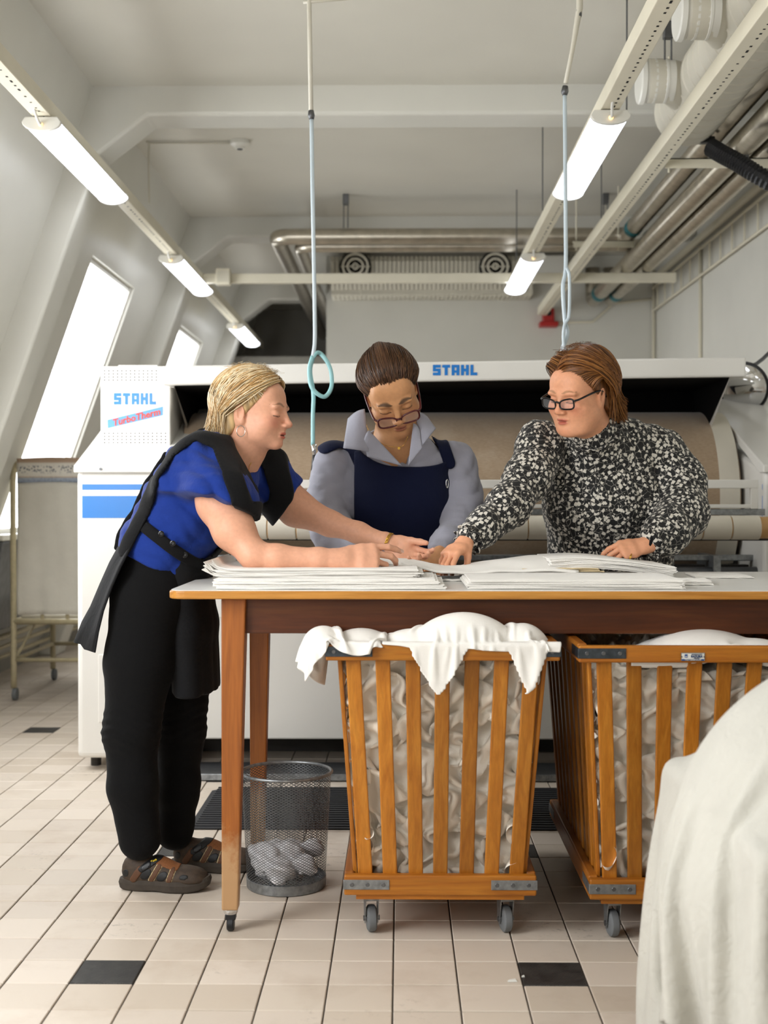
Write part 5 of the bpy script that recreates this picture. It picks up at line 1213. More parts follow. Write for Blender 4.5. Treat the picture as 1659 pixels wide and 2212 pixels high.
# sandals
def sandal(ox, oy, ang, word):
    R2 = np.array(Matrix.Rotation(ang, 3, 'Z')); tw = lambda *q_: np.array([ox, oy, 0])+R2@np.array(q_)
    sh = bpy.data.objects.new('sandal', None); COL.objects.link(sh); sh.parent = p1; ORG[sh.name] = ORG[p1.name]
    out = []; n = 40
    for k in range(n):
        a_ = 2*math.pi*k/n; x = .13+.131*math.cos(a_); wd = .036+.013*np.clip((x-.05)/.13, 0, 1)-.004*math.exp(-((x-.11)/.03)**2); out.append((x, wd*math.copysign(abs(math.sin(a_))**.75, math.sin(a_))))
    vs = []
    for (z, e) in ((0.001, .95), (.006, 1.0), (.022, 1.03), (.034, 1.0)):
        for (x, y) in out: vs.append(tw(.13+(x-.13)*e, y*e, z+(.012*max(0, (x-.19)/.07)**2 if z < .03 else .010*max(0, (x-.19)/.07)**2)+(.006*math.exp(-((x-.10)/.025)**2) if z < .004 else 0)))
    fs = [tuple(range(n))[::-1], tuple(range(3*n, 4*n))]+[(r*n+k, r*n+(k+1) % n, (r+1)*n+(k+1) % n, (r+1)*n+k) for r in range(3) for k in range(n)]
    MB().add(vs, fs).build('sole', 'shoe_sole', sh, smooth=False, bevel=.002)
    U = Sculpt(); R3 = R2
    for c, r in (((.045, 0, .055), (.040, .034, .048)), ((.10, 0, .050), (.068, .037, .046)), ((.17, 0, .038), (.072, .045, .032)), ((.212, 0, .034), (.044, .043, .026))): U.ell(tw(*c), r, R3, .02)
    U.half(tw(0, 0, .028), (0, 0, -1), .003)
    UB = Sculpt(); UB.ops = list(U.ops); U.disp(folds(.0008, 180, (.5, .4, .7), 3)); sculpt_obj(U, 'upper', 'shoe_brown', sh, .004, 1)
    def patch(nm, m, off, fn): sculpt_obj(shell(UB, off, fn, .001), nm, m, sh, .0028, 1)
    def loc(p): return (p-np.array([ox, oy, 0]))@R2
    def ellp(cx, cz, rx, rz, tl=0):
        def fn(p): q_ = loc(p); x, z = q_[:, 0]-cx, q_[:, 2]-cz; x2 = x*math.cos(tl)+z*math.sin(tl); z2 = -x*math.sin(tl)+z*math.cos(tl); return (np.sqrt((x2/rx)**2+(z2/rz)**2)-1)*min(rx, rz)
        return fn
    def band(x0, z0, x1, z1, hw):
        a_ = np.array([x0, z0]); b2 = np.array([x1, z1]); 
        def fn(p): q_ = loc(p)[:, [0, 2]]; ab = b2-a_; t_ = np.clip(((q_-a_)@ab)/(ab@ab), 0, 1); return np.linalg.norm(q_-a_-t_[:, None]*ab, axis=1)-hw
        return fn
    for (cx, cz, rx, rz, tl) in ((.022, .052, .010, .013, -.5), (.083, .052, .020, .013, .75), (.130, .047, .019, .012, .6), (.193, .047, .014, .0075, .1)): patch('opening', 'shoe_black', .0012, ellp(cx, cz, rx, rz, tl))
    for (x0, z0, x1, z1) in ((.098, .036, .120, .074), (.150, .034, .160, .064)):
        patch('strap_edge', 'shoe_cream', .0014, band(x0, z0, x1, z1, .0095)); patch('strap', 'shoe_strap', .0024, band(x0, z0, x1, z1, .0078))
    patch('mesh_panel', 'shoe_tan', .0016, band(.118, .087, .165, .072, .011))
    patch('heel_strap', 'shoe_strap', .0022, band(.045, .036, .066, .066, .010)); patch('buckle_strap', 'shoe_black', .0032, band(.070, .066, .118, .098, .0095))
    patch('buckle', 'black_plastic', .0055, band(.076, .070, .090, .080, .0075))
    if word:
        c = tw(.103, -.034, .090)
        for yy in np.linspace(-.06, 0, 121):
            if UB.ev(tw(.103, yy, .089)[None])[0] < .0036: c = tw(.103, yy-.0012, .089); break
        put_text('Teva', .011, c, 'shoe_yellow', sh, width=.018, rot=.55, shear=.2, bold=.0003)
    return sh
q_ = P(257, 1925, 3.62); sandal(q_[0], 3.64, -.05, True); q_ = P(385, 1885, 3.82); sandal(q_[0]-.02, 3.82, .02, False)

# ================================================================== woman in the middle, grey shirt and navy apron
p2 = thing('person', 'dark-haired woman with glasses in a grey shirt and navy apron behind the table', 'person', (P(850, 1300, 4.4)[0], 4.4, 0))
f2 = nrm((.17, -.74, -.64)); E = P(856, 884, 4.08); h2 = Head(E-f2*.094, f2, (-.24, -.2, .95), 1.11, .93, .005)
B2 = Sculpt(); h2.build(B2, mouth=.0004); B2.chain([h2.w(0, -.02, -.07), P(850, 955, 4.24), P(850, 985, 4.27)], [.058, .062, .075], .03)
tor2 = ([P(850, 1330, 4.44), P(855, 1200, 4.38), P(855, 1080, 4.33), P(852, 1000, 4.31), P(850, 972, 4.30)], [.175, .170, .170, .155, .11], [.125, .12, .125, .085, .06])
B2.loft([P(853, 1040, 4.32)]+tor2[0][3:], [.15]+tor2[1][3:], [.10]+tor2[2][3:], (1, 0, 0), .03)
ar2 = [P(722, 1003, 4.31), P(705, 1090, 4.27), P(718, 1150, 4.2), P(790, 1178, 4.08), P(868, 1196, 4.0)]; ar2b = [P(985, 996, 4.33), P(998, 1080, 4.30), P(995, 1140, 4.22), P(965, 1175, 4.08), P(950, 1196, 3.99)]
B2.chain(ar2, [.055, .05, .042, .034, .026], .02); B2.chain(ar2b, [.055, .05, .042, .034, .026], .02)
hand(B2, P(872, 1197, 3.995), (.85, -.4, -.25), (-.2, -.5, .85), False, ((.4, .5, .3),)*4, (.4, .3, .2), .05, .95); hand(B2, P(948, 1200, 3.985), (-.35, -.75, -.5), (0, -.5, .85), True, ((.3, .4, .3),)*4, (.4, .3, .2), .05, .95)
sculpt_obj(B2, 'body', 'skin', p2, .0028, 1, lambda p: h2.colour(p, SKIN2[0], SKIN2[1], SKIN2[2], SKIN2[3], .0062))
PAL2 = ('4a2f1c', '5b3a22', '3a2414', '6b4a2e')
PL2 = ((0, .62, -.78), -.006)
cap2 = hair_cap(h2, p2, .006, PL2, None, PAL2, lambda S: (S.ell(h2.w(0, -.10, .03), (.045, .04, .045), h2.R, .02), S.ell(h2.w(0, -.030, .062), (.066, .07, .060), h2.R, .02)))
paths = []; rs = np.random.RandomState(21)
for k in range(1500):
    a_ = rs.uniform(-1, 1)*2.2; q0, th = hairline(PL2, a_); rr = rs.rand()**1.3; th = th+rr*(1.45-th)-.04; d0 = np.array([math.sin(a_)*math.cos(th), math.cos(a_)*math.cos(th), math.sin(th)]); d1 = nrm((.35*math.sin(a_)*rs.rand(), -1, .1+.35*rs.rand()))
    n_ = 10; d = slerp_path(d0, d1, n_, nrm(d0+d1+np.array([0, 0, .25]))); t_ = np.linspace(0, 1, n_); off = .003+(.010+.004*math.sin(5*a_+2)+.008*max(0, math.cos(a_)))*np.minimum(1, t_*3.5+rr*2.2)+rs.uniform(-.001, .003)
    q = ell_dirs(h2, d, off[:, None]); q = q[:max(5, int(n_*rs.uniform(.6, 1)))]; paths.append(to_world(h2, smoothpath(q, 9)))
strands('hair_locks', cap2, paths, cols=hair_cols(len(paths), PAL2, 3), r0=.0019)
fl = []
for k in range(50):
    a_ = rs.choice((-1, 1))*rs.uniform(1.3, 2.0); q0, th = hairline(PL2, a_); fl.append(to_world(h2, np.stack([q0+np.array([math.copysign(.012, a_)*u*rs.rand(), -.01*u, -.03*u*rs.rand()]) for u in np.linspace(0, 1, 6)])))
strands('stray_hair', cap2, fl, cols=hair_cols(50, PAL2, 8), r0=.0006, r1=.0002)
glasses(h2, p2, 'frame_red', drop=-.022, fwd=.112, w_=.0270, h_=.0200, tilt=.1, r=.0030)
# shirt
T2 = Sculpt(); T2.loft(tor2[0], np.array(tor2[1])+.016, np.array(tor2[2])+.018, (1, 0, 0), .03); T2.chain(ar2[:4]+[P(845, 1192, 4.02)], [.070, .068, .062, .048, .042], .035); T2.chain(ar2b[:4]+[P(952, 1190, 4.02)], [.068, .066, .060, .046, .040], .035)
base_T2 = Sculpt(); base_T2.loft(tor2[0], np.array(tor2[1])+.016, np.array(tor2[2])+.018, (1, 0, 0), .03); sh_T2 = Sculpt(); sh_T2.ops = list(T2.ops)
for f_ in (folds(.010, 34, (.7, .2, .6), 11, .7), folds(.006, 60, (.5, .3, -.8), 12, .7), folds(.003, 110, (.2, .3, .9), 14)): T2.disp(f_)
vA, vB, vC = P(881, 1012, 4.1), P(792, 905, 4.15), P(900, 900, 4.15)
def tri(p):
    x, z = p[:, 0], p[:, 2]; d = np.full(len(p), -9.0); vs = [vA, vC, vB]
    for i in range(3):
        a_, b2 = vs[i][[0, 2]], vs[(i+1) % 3][[0, 2]]; e = b2-a_; n = nrm((e[1], -e[0])); d = np.maximum(d, (x-a_[0])*n[0]+(z-a_[1])*n[1])
    return np.maximum(d, p[:, 1]-4.27)
T2._op(tri, [-9]*3, [9]*3, .003, 'sub'); T2.ell(P(850, 950, 4.27), (.075, .075, .06), None, .01, 'sub')
sculpt_obj(T2, 'grey_shirt', 'grey_shirt', p2, .006, 1)
def leaf_sheet(parent, nm, m, c4, bulge=.012, n=10):
    A_, B_, C_, D_ = [P(*c) for c in c4]; pts = []
    for i in range(n):
        for j in range(n):
            u, v = i/(n-1), j/(n-1); pts.append((1-u)*(1-v)*A_+u*(1-v)*B_+u*v*C_+(1-u)*v*D_+np.array([0, -bulge*math.sin(math.pi*u)-.004, .006*math.sin(math.pi*u)*(1-v)]))
    return MB().grid(pts, n, n).build(nm, m, parent, smooth=True, solid=.0035)
leaf_sheet(p2, 'collar', 'grey_shirt', [(788, 884, 4.20), (752, 905, 4.24), (742, 968, 4.15), (797, 975, 4.11)]); leaf_sheet(p2, 'collar', 'grey_shirt', [(894, 892, 4.18), (922, 900, 4.22), (941, 926, 4.16), (913, 962, 4.11)])
leaf_sheet(p2, 'placket', 'grey_shirt', [(797, 930, 4.135), (787, 950, 4.135), (793, 986, 4.105), (868, 1006, 4.095)], .004); leaf_sheet(p2, 'placket', 'grey_shirt', [(893, 915, 4.135), (906, 930, 4.135), (912, 968, 4.105), (882, 1006, 4.095)], .004)
xl2, xr2 = P(764, 1050, 4.18)[0], P(984, 1050, 4.18)[0]; zn = P(870, 1008, 4.18)[2]
def bib(p):
    x, z = p[:, 0], p[:, 2]; c = (x-(xl2+xr2)/2-.02)/((xr2-xl2)/2); zt_ = zn+.055*np.clip(np.abs(c), 0, 1)**3
    xl_ = xl2-.0+.03*np.clip((zn-.04-z)/.2, -1, 0)*0; return np.maximum(np.maximum(xl_-x, x-xr2), np.maximum(z-zt_, p[:, 1]-4.33))
A2 = shell(base_T2, .020, bib, .004); A2.disp(folds(.0015, 50, (.6, .1, .6), 13)); ap2 = sculpt_obj(A2, 'navy_apron', 'navy_cotton', p2, .005, 1)
for rg_ in (band2([(775, 1000), (762, 965), (735, 945), (700, 960)], [.018, .022, .028, .03], 4.0, 4.5, 4.22), band2([(972, 1000), (958, 955), (945, 935)], .02, 4.0, 4.5, 4.22)): sculpt_obj(shell(sh_T2, .012, rg_, .004), 'apron_strap', 'navy_cotton', ap2, .005, 1)
pn = P(966, 1045, 4.10); loop('badge_clip', 'silver', p2, [pn+np.array([.0035*math.cos(a_), -.004, .014*math.sin(a_)]) for a_ in np.linspace(0, 6.28, 17)[:-1]], .0010)
nk2 = [P(787, 905, 4.19), P(800, 935, 4.155), P(830, 960, 4.135), P(867, 964, 4.13), P(880, 945, 4.15), P(888, 925, 4.17)]; ck = []
for q_ in smoothpath(nk2, 40):
    d_ = B2.ev(q_[None])[0]; ck.append(q_+np.array([0, -1, 0])*(.0015-d_) if abs(d_) < .05 else q_)
nk = loop('necklace', 'gold', p2, ck, .0007, False); MB().lathe([(.0045, 0), (.0045, .0015)], ck[22]+np.array([0, -.004, -.004]), 'Y', 14).build('pendant', 'gold', nk)
leg_pair(p2, 'black_trouser', [([P(795, 1340, 4.45), (-.06, 4.5, .45), (-.06, 4.5, .09)], [.10, .075, .06]), ([P(905, 1340, 4.45), (.11, 4.5, .45), (.11, 4.5, .09)], [.10, .075, .06])], ([P(855, 1230, 4.42), P(850, 1330, 4.44)], [.17, .18], [.12, .125], (1, 0, 0)), .012)
def plain_shoe(parent, x, y):
    S = Sculpt(); S.ell((x, y-.02, .045), (.042, .05, .04), None, .02); S.ell((x, y-.11, .035), (.045, .08, .032), None, .02); S.half((0, 0, .0045), (0, 0, -1), .002); sculpt_obj(S, 'shoe', 'shoe_black', parent, .008, 1)
plain_shoe(p2, -.06, 4.53); plain_shoe(p2, .11, 4.53)

# ================================================================== woman in the floral blouse
p3 = thing('person', 'auburn-haired woman with black glasses in a black and white leaf-print blouse', 'person', (P(1310, 1300, 4.4)[0], 4.4, 0))
f3 = nrm((-.70, -.66, -.27)); E = P(1214, 866, 4.0); h3 = Head(E-f3*.090, f3, (.13, 0, .98), 1.05, .90, .011)
B3 = Sculpt(); h3.build(B3, mouth=.0042); B3.chain([h3.w(0, -.015, -.07), P(1285, 935, 4.18), P(1290, 965, 4.22)], [.066, .068, .08], .03)
tor3 = ([P(1330, 1330, 4.44), P(1322, 1190, 4.40), P(1308, 1080, 4.33), P(1302, 1000, 4.28), P(1295, 970, 4.25)], [.19, .195, .19, .165, .11], [.14, .14, .15, .10, .07]); sd3 = (.96, .28, 0)
B3.loft([P(1304, 1035, 4.30)]+tor3[0][3:], [.16]+tor3[1][3:], [.11]+tor3[2][3:], sd3, .03)
ar3 = [P(1168, 968, 4.2), P(1142, 1030, 4.12), P(1097, 1095, 4.02), P(1042, 1142, 3.93), P(1008, 1168, 3.87)]; ar3b = [P(1425, 985, 4.31), P(1470, 1040, 4.29), P(1475, 1110, 4.2), P(1440, 1150, 4.1), P(1398, 1177, 4.02)]
B3.chain(ar3, [.06, .055, .045, .036, .027], .02); B3.chain(ar3b, [.06, .055, .046, .038, .027], .02)
hd3 = hand(B3, P(1006, 1170, 3.862), (-.56, -.62, -.42), (-.45, -.45, .78), False, ((.35, .35, .25), (.40, .40, .25), (.45, .45, .3), (.5, .5, .3)), (.5, .25, .15), .07, .96, .5)
hd3b = hand(B3, P(1394, 1179, 4.01), (-.93, -.25, -.16), (-.05, -.75, .65), True, ((.55, .45, .3), (.75, .6, .3), (.85, .7, .4), (.9, .8, .4)), (.5, .3, .2), .04, .95, .5)
o3 = sculpt_obj(B3, 'body', 'skin', p3, .0028, 1, lambda p: h3.colour(p, SKIN3[0], SKIN3[1], SKIN3[2], SKIN3[3], .0032)); nails(hd3[:4]+hd3b[:2], o3)
PAL3 = ('7a4a20', '8f5c2a', '623a18', 'a36c34')
PL3 = ((.0, .74, -.67), .004)
cap3 = hair_cap(h3, p3, .010, ((.0, .74, -.67), .001), (-.060, -.05, (.074, .050, .088)), PAL3)
paths = []; rs = np.random.RandomState(31)
for k in range(1150):
    sx = 1 if rs.rand() < .8 else -1; y0 = rs.uniform(-.9, .95)
    d0 = nrm((-.42+.15*rs.rand() if sx > 0 else -.45, y0, 1-.4*abs(y0))); d1 = nrm((sx*rs.uniform(.45, .98), -.50-.4*rs.rand()+.15*y0, -.40-.2*rs.rand())); off = rs.uniform(.018, .040)
    n_ = 11; d = slerp_path(d0, d1, n_, nrm((sx*.75, .35*y0+.1, .62))); t_ = np.linspace(0, 1, n_); q = ell_dirs(h3, d, (off*np.minimum(1, .3+3*t_))[:, None]); dirr = nrm(q[-1]-q[-2]); L = rs.uniform(.03, .085)
    tail = np.stack([q[-1]+dirr*L*.4*u+np.array([sx*.006*u*u, -.03*u*u, -L*u]) for u in (.33, .66, 1)]); paths.append(to_world(h3, np.vstack([q, tail])))
paths += [smoothpath(x, 14) for x in edge_locks(h3, PL3, lambda a, r_: (nrm((.9 if a > -.45 else -.9, -.55, -.2-.2*r_.rand())), nrm((.85 if a > -.45 else -.85, .2, .45))), 330, -1.25, 1.25, rs, (.006, .026), (.03, .07))]; paths = clear_ear(h3, paths, 1)+[smoothpath(x, 14) for x in nape_locks(h3, 380, rs, .3, 1.57, (.08, .13), .008)]
strands('hair_locks', cap3, paths, cols=hair_cols(len(paths), PAL3, 5), r0=.0018)
fl = []
for k in range(70):
    d0 = nrm((rs.uniform(-.5, .3), rs.uniform(-.3, .6), 1)); q0 = ell_dirs(h3, d0, .03); q = np.stack([q0+np.array([.03*u*rs.uniform(-1, 1), .03*u*rs.uniform(-1, 1), .014*math.sin(u*3)*rs.rand()]) for u in np.linspace(0, 1, 6)]); fl.append(to_world(h3, q))
strands('stray_hair', cap3, fl, cols=hair_cols(70, PAL3, 6), r0=.0005, r1=.0002)
glasses(h3, p3, 'frame_black', drop=-.006, fwd=.108, w_=.0255, h_=.0160, r=.0027)
T3 = Sculpt(); T3.loft(tor3[0], np.array(tor3[1])+.022, np.array(tor3[2])+.022, sd3, .03)
T3.chain(ar3[:4]+[P(1020, 1159, 3.885)], [.080, .072, .064, .052, .044], .03); T3.chain(ar3b[:4]+[P(1410, 1170, 4.04)], [.080, .080, .077, .068, .046], .035); T3.cone(P(1325, 945, 4.25), P(1420, 975, 4.31), .075, .078, .04); T3.chain([P(1290, 962, 4.22), P(1280, 930, 4.16)], [.092, .082], .03); T3.cone(P(1165, 940, 4.2), P(1160, 960, 4.19), .05, .06, .03)
for f_ in (folds(.011, 34, (.9, .3, .15), 21, .45), folds(.004, 70, (.8, .2, .5), 22), folds(.003, 110, (.4, .2, .9), 23)): T3.disp(f_)
T3.ell(h3.w(0, .015, -.015), (.08, .08, .075), None, .008, 'sub')
sculpt_obj(T3, 'blouse', 'floral', p3, .0052, 1)
def frill(c, ax_, r, w_, n, nm, parent, m='floral', seed=0, amp=.007):
    ax_ = nrm(ax_); u_ = nrm(np.cross(ax_, (.3, .2, .9))); v_ = np.cross(ax_, u_); pts = []; N_ = 96
    for i in range(N_):
        a_ = 2*math.pi*i/N_; d = u_*math.cos(a_)+v_*math.sin(a_)
        for j, s_ in enumerate(np.linspace(0, 1, 5)): pts.append(np.asarray(c)+ax_*w_*s_+d*(r*(.85+.3*s_)+amp*s_*math.sin(n*a_+seed+.7*math.sin(3*a_)))+ax_*amp*.5*s_*math.cos(n*a_*.5))
    return MB().grid(pts, N_, 5, True).build(nm, m, parent, smooth=True, solid=.002)
frill(P(1022, 1158, 3.885), P(1008, 1168, 3.87)-P(1042, 1142, 3.93), .040, .028, 11, 'cuff_frill', p3); frill(P(1411, 1170, 4.04), P(1398, 1177, 4.02)-P(1440, 1150, 4.1), .042, .026, 11, 'cuff_frill', p3, seed=2)
frill(P(1281, 936, 4.165), h3.w(0, -.01, 0)-P(1290, 965, 4.22), .084, .014, 19, 'neck_frill', p3, amp=.004)
loop('black_cuff', 'black_cotton', p3, [P(1400, 1176, 4.022)+np.array([.012*math.cos(a_), .028*math.sin(a_), .030*math.cos(a_)]) for a_ in np.linspace(0, 6.28, 25)[:-1]], .006)
rg = P(1362, 1203, 3.955); loop('ring', 'gold', p3, [rg+np.array([.003*math.cos(a_), .0085*math.sin(a_), .0095*math.cos(a_)]) for a_ in np.linspace(0, 6.28, 21)[:-1]], .0014)
leg_pair(p3, 'black_trouser', [([P(1275, 1340, 4.45), (.68, 4.52, .45), (.68, 4.52, .09)], [.105, .08, .062]), ([P(1385, 1340, 4.45), (.86, 4.5, .45), (.86, 4.5, .09)], [.105, .08, .062])], ([P(1322, 1230, 4.42), P(1330, 1330, 4.44)], [.19, .195], [.13, .14], (1, 0, 0)), .012)
plain_shoe(p3, .68, 4.55); plain_shoe(p3, .86, 4.53)
# ------------------------------------------------------------------ cloth: a small position-based drape solver
def drape(pos, du, dv, collide, steps=150, g=-.0012, it=4, damp=.97, bend=.25, seed=0, pin=None, fr=.6):
    """pos (nu,nv,3) start; du,dv rest spacing"""
    p = pos.copy(); v = np.zeros_like(p); dg = math.hypot(du, dv)
    def con(a, b, L, w_):
        d = b-a; l = np.sqrt((d*d).sum(-1, keepdims=True))+1e-9; c = d*((l-L)/l)*.5*w_; a += c; b -= c
    for s_ in range(steps):
        v *= damp; v[..., 2] += g; q = p+v
        for _ in range(it):
            for o in (0, 1):
                a, b = q[o:-1:2], q[o+1::2]; con(a[:len(b)], b, du, 1)
                a, b = q[:, o:-1:2], q[:, o+1::2]; con(a[:, :b.shape[1]], b, dv, 1)
            for o in (0, 1):
                a, b = q[o:-1:2, :-1], q[o+1::2, 1:]; con(a[:len(b)], b, dg, .5); a, b = q[o:-1:2, 1:], q[o+1::2, :-1]; con(a[:len(b)], b, dg, .5)
            if bend:
                for o in (0, 1, 2, 3):
                    a, b = q[o:-2:4], q[o+2::4]; n = min(len(a), len(b)); con(a[:n], b[:n], 2*du, bend)
                    a, b = q[:, o:-2:4], q[:, o+2::4]; n = min(a.shape[1], b.shape[1]); con(a[:, :n], b[:, :n], 2*dv, bend)
            hit = collide(q)
            if pin is not None: q[pin[0]] = pin[1]
        v = q-p
        if hit is not None: q[hit] = p[hit]+v[hit]*fr; v[hit] *= fr
        p = q
    return p
def smooth_noise(nu, nv, n, seed):
    rs = np.random.RandomState(seed); u = np.linspace(0, 1, nu)[:, None]; v = np.linspace(0, 1, nv)[None]; z = np.zeros((nu, nv))
    for k in range(n): a, b = rs.uniform(-9, 9, 2); z += np.sin(6.28*(a*u+b*v)+rs.rand()*6.28)/math.sqrt(n)
    return z
def quads_of(nu, nv): i = np.arange(nu*nv).reshape(nu, nv); return np.stack([i[:-1, :-1], i[:-1, 1:], i[1:, 1:], i[1:, :-1]], -1).reshape(-1, 4)
def cloth_obj(name, p, m, parent=None, thick=.0022, sub=1, keep=None):
    nu, nv, _ = p.shape; Q = quads_of(nu, nv); V = p.reshape(-1, 3)
    if keep is not None:
        i, j = np.meshgrid((np.arange(nu-1)+.5)/(nu-1), (np.arange(nv-1)+.5)/(nv-1), indexing='ij'); Q = Q[keep(i, j).ravel()]
        us = np.unique(Q); mp_ = np.full(len(V), -1); mp_[us] = np.arange(len(us)); V = V[us]; Q = mp_[Q]
    o = fast_mesh(name, V, Q, m, parent)
    if sub: sb = o.modifiers.new('sub', 'SUBSURF'); sb.levels = sub; sb.render_levels = sub
    if thick: b = o.modifiers.new('solid', 'SOLIDIFY'); b.thickness = thick; b.offset = 0
    return o
def crumple(x0, x1, z0, z1, nu, nv, ratio, collide, seed, depth=.03, steps=70):
    u = np.linspace(0, 1, nu)[:, None]; v = np.linspace(0, 1, nv)[None]; rs = np.random.RandomState(seed)
    p = np.zeros((nu, nv, 3)); p[..., 0] = x0+(x1-x0)*u+.012*smooth_noise(nu, nv, 8, seed+1); p[..., 2] = z0+(z1-z0)*v+.012*smooth_noise(nu, nv, 8, seed+2)
    p[..., 1] = depth*(.5+.5*smooth_noise(nu, nv, 14, seed))
    return drape(p, (x1-x0)/(nu-1)*ratio, (z1-z0)/(nv-1)*ratio, collide, steps, 0, 4, .85, .35, fr=.9)
def cart_fill(dx, dy, top, seed, label, topz=None, with_side=False):
    """crumpled linen pressed against the front slats (and the left side of the far cart), over a solid core"""
    def yf(z): return 3.253-.09*(z-.165)/.576+dy+.006
    def xa(z): return -.108-.041*(z-.165)/.576+dx
    def xb(z): return .310+.041*(z-.165)/.576+dx
    def col(q):
        z = np.clip(q[..., 2], .152, top); q[..., 2] = z; q[..., 0] = np.clip(q[..., 0], xa(z)+.006, xb(z)-.006); f = yf(z); q[..., 1] = np.clip(q[..., 1], f, f+.055); return None
    nu, nv = 76, 100; a = crumple(-.10+dx, .31+dx, .155, top-.005, nu, nv, 1.5, lambda q: (q.__setitem__((Ellipsis, 1), np.clip(q[..., 1], 0, .05)), q.__setitem__((Ellipsis, 0), np.clip(q[..., 0], -.10+dx, .31+dx)), q.__setitem__((Ellipsis, 2), np.clip(q[..., 2], .15, top)))[0], seed)
    z = a[..., 2]; f_ = (a[..., 0]-(-.10+dx))/.41; a[..., 0] = xa(z)-.004+(xb(z)-xa(z)+.008)*f_; a[..., 1] = yf(z)+a[..., 1]
    parts = [a]
    if with_side or True:
        b = crumple(3.30, 4.1, .155, top-.005, 84, 62, 1.4, lambda q: (q.__setitem__((Ellipsis, 1), np.clip(q[..., 1], 0, .05)), q.__setitem__((Ellipsis, 2), np.clip(q[..., 2], .15, top)))[0], seed+9, steps=50)
        w_ = b[..., 1].copy(); y_ = b[..., 0].copy(); b[..., 1] = y_-.04+dy; b[..., 0] = xa(b[..., 2])+.0+w_; parts.append(b)
        c = b.copy(); c[..., 0] = xb(c[..., 2])-w_[::-1]; c[..., 2] = b[::-1][..., 2]; parts.append(c)
    nu, nv = 90, 110; u = np.linspace(0, 1, nu)[:, None]; v = np.linspace(0, 1, nv)[None]; t = np.zeros((nu, nv, 3)); t[..., 0] = xa(top)+.01+(xb(top)-xa(top)-.02)*u; t[..., 1] = 3.20+dy+.92*v
    hump = np.sin(np.pi*u)**.5*np.sin(np.pi*np.clip(v*1.0, 0, 1))**.4; n_ = smooth_noise(nu, nv, 12, seed+5); t[..., 2] = top-.03+.02*np.abs(n_)+(topz or 0)*hump; parts.append(t)
    vs, qs, n = [], [], 0
    for p in parts: qs.append(quads_of(*p.shape[:2])+n); vs.append(p.reshape(-1, 3)); n += p.shape[0]*p.shape[1]
    o = fast_mesh('linen_pile', np.concatenate(vs), np.concatenate(qs), 'linen_warm'); sb = o.modifiers.new('sub', 'SUBSURF'); sb.levels = 1; sb.render_levels = 1
    return tag(o, label, 'linen', None, 'stuff')
cart_fill(0, 0, .74, 3, 'crumpled white linen filling the slatted cart beside the wastebasket', .05)
cart_fill(SH2[0], SH2[1], .70, 50, 'crumpled white linen filling the slatted cart with the maker plate', .03, True)

# heap of cloth on top of the first cart, hanging over its front rail
def heap(cs, boxes, fl=None, th=.004):
    def fn(q):
        hit = np.zeros(q.shape[:-1], bool)
        for (c, r) in cs:
            c, r = np.array(c), np.array(r)+th; d = (q-c)/r; l = np.sqrt((d*d).sum(-1)); m = l < 1; q[m] = c+(d[m]/(l[m][:, None]+1e-9))*r; hit |= m
        for (x0, x1, y0, y1, z0, z1) in boxes:
            lo, hi = np.array([x0, y0, z0])-th, np.array([x1, y1, z1])+th; m = np.all((q > lo) & (q < hi), -1)
            if m.any():
                s = q[m]; a = np.stack([s-lo, hi-s], 1); k = a.reshape(len(s), 6).argmin(1); i = np.arange(len(s)); ax = k % 3; s[i, ax] = np.where(k < 3, lo[ax], hi[ax]); q[m] = s; hit |= m
        return hit
    return fn
railF = (-.184, .393, 3.13, 3.154, .60, .762); railL = (-.184, -.16, 3.13, 4.17, .60, .765)
nu, nv = 84, 50; u = np.linspace(0, 1, nu)[:, None]; v = np.linspace(0, 1, nv)[None]
cl = np.zeros((nu, nv, 3)); cl[..., 0] = -.03+.42*u+.012*smooth_noise(nu, nv, 6, 1); s_ = np.clip((v-.0)/1, 0, 1)
cl[..., 1] = 3.268-.20*s_+.008*smooth_noise(nu, nv, 6, 2); cl[..., 2] = .775+.10*np.sin(np.pi*np.clip(s_*1.0, 0, 1))**.7*np.sin(np.pi*(.12+.76*u))**.6+.008*smooth_noise(nu, nv, 10, 3)
hp_ = heap([((.03, 3.235, .70), (.10, .07, .085)), ((.16, 3.225, .70), (.15, .075, .128)), ((.31, 3.23, .70), (.075, .07, .10))], [railF])
pinp = cl[:, 0].copy(); pinp[:, 2] = .762; pinp[:, 1] = 3.27
cl = drape(cl, .50/(nu-1), .31/(nv-1), hp_, 90, -.0006, 8, .88, .25, pin=((slice(None), 0), pinp), fr=.25)
zig = lambda u_: .66+.34*np.maximum.reduce([1-np.abs(u_-.30)/.16, 1-np.abs(u_-.80)/.10, np.zeros_like(u_)])
tag(cloth_obj('linen_cloth', cl, 'linen', keep=lambda u_, v_: v_ < zig(u_)), 'white cloth heaped on the first cart and hanging in points over its front rail', 'cloth')
nu, nv = 50, 44; u = np.linspace(0, 1, nu)[:, None]; v = np.linspace(0, 1, nv)[None]
cl = np.zeros((nu, nv, 3)); cl[..., 0] = -.05-.20*u+.008*smooth_noise(nu, nv, 6, 11); cl[..., 1] = 3.125+.22*v+.01*smooth_noise(nu, nv, 6, 12); cl[..., 2] = .79+.03*np.sin(3*u)+.012*smooth_noise(nu, nv, 8, 13)
pinp = cl[0].copy(); pinp[:, 2] = .755
cl = drape(cl, .33/(nu-1), .28/(nv-1), heap([((-.10, 3.24, .72), (.09, .1, .065)), ((-.195, 3.205, .745), (.05, .065, .05))], [railF, railL]), 80, -.0006, 8, .88, .25, pin=((0,), pinp), fr=.3)
tag(cloth_obj('linen_cloth', cl, 'linen'), 'white cloth rolled over the cart corner next to the table leg', 'cloth')
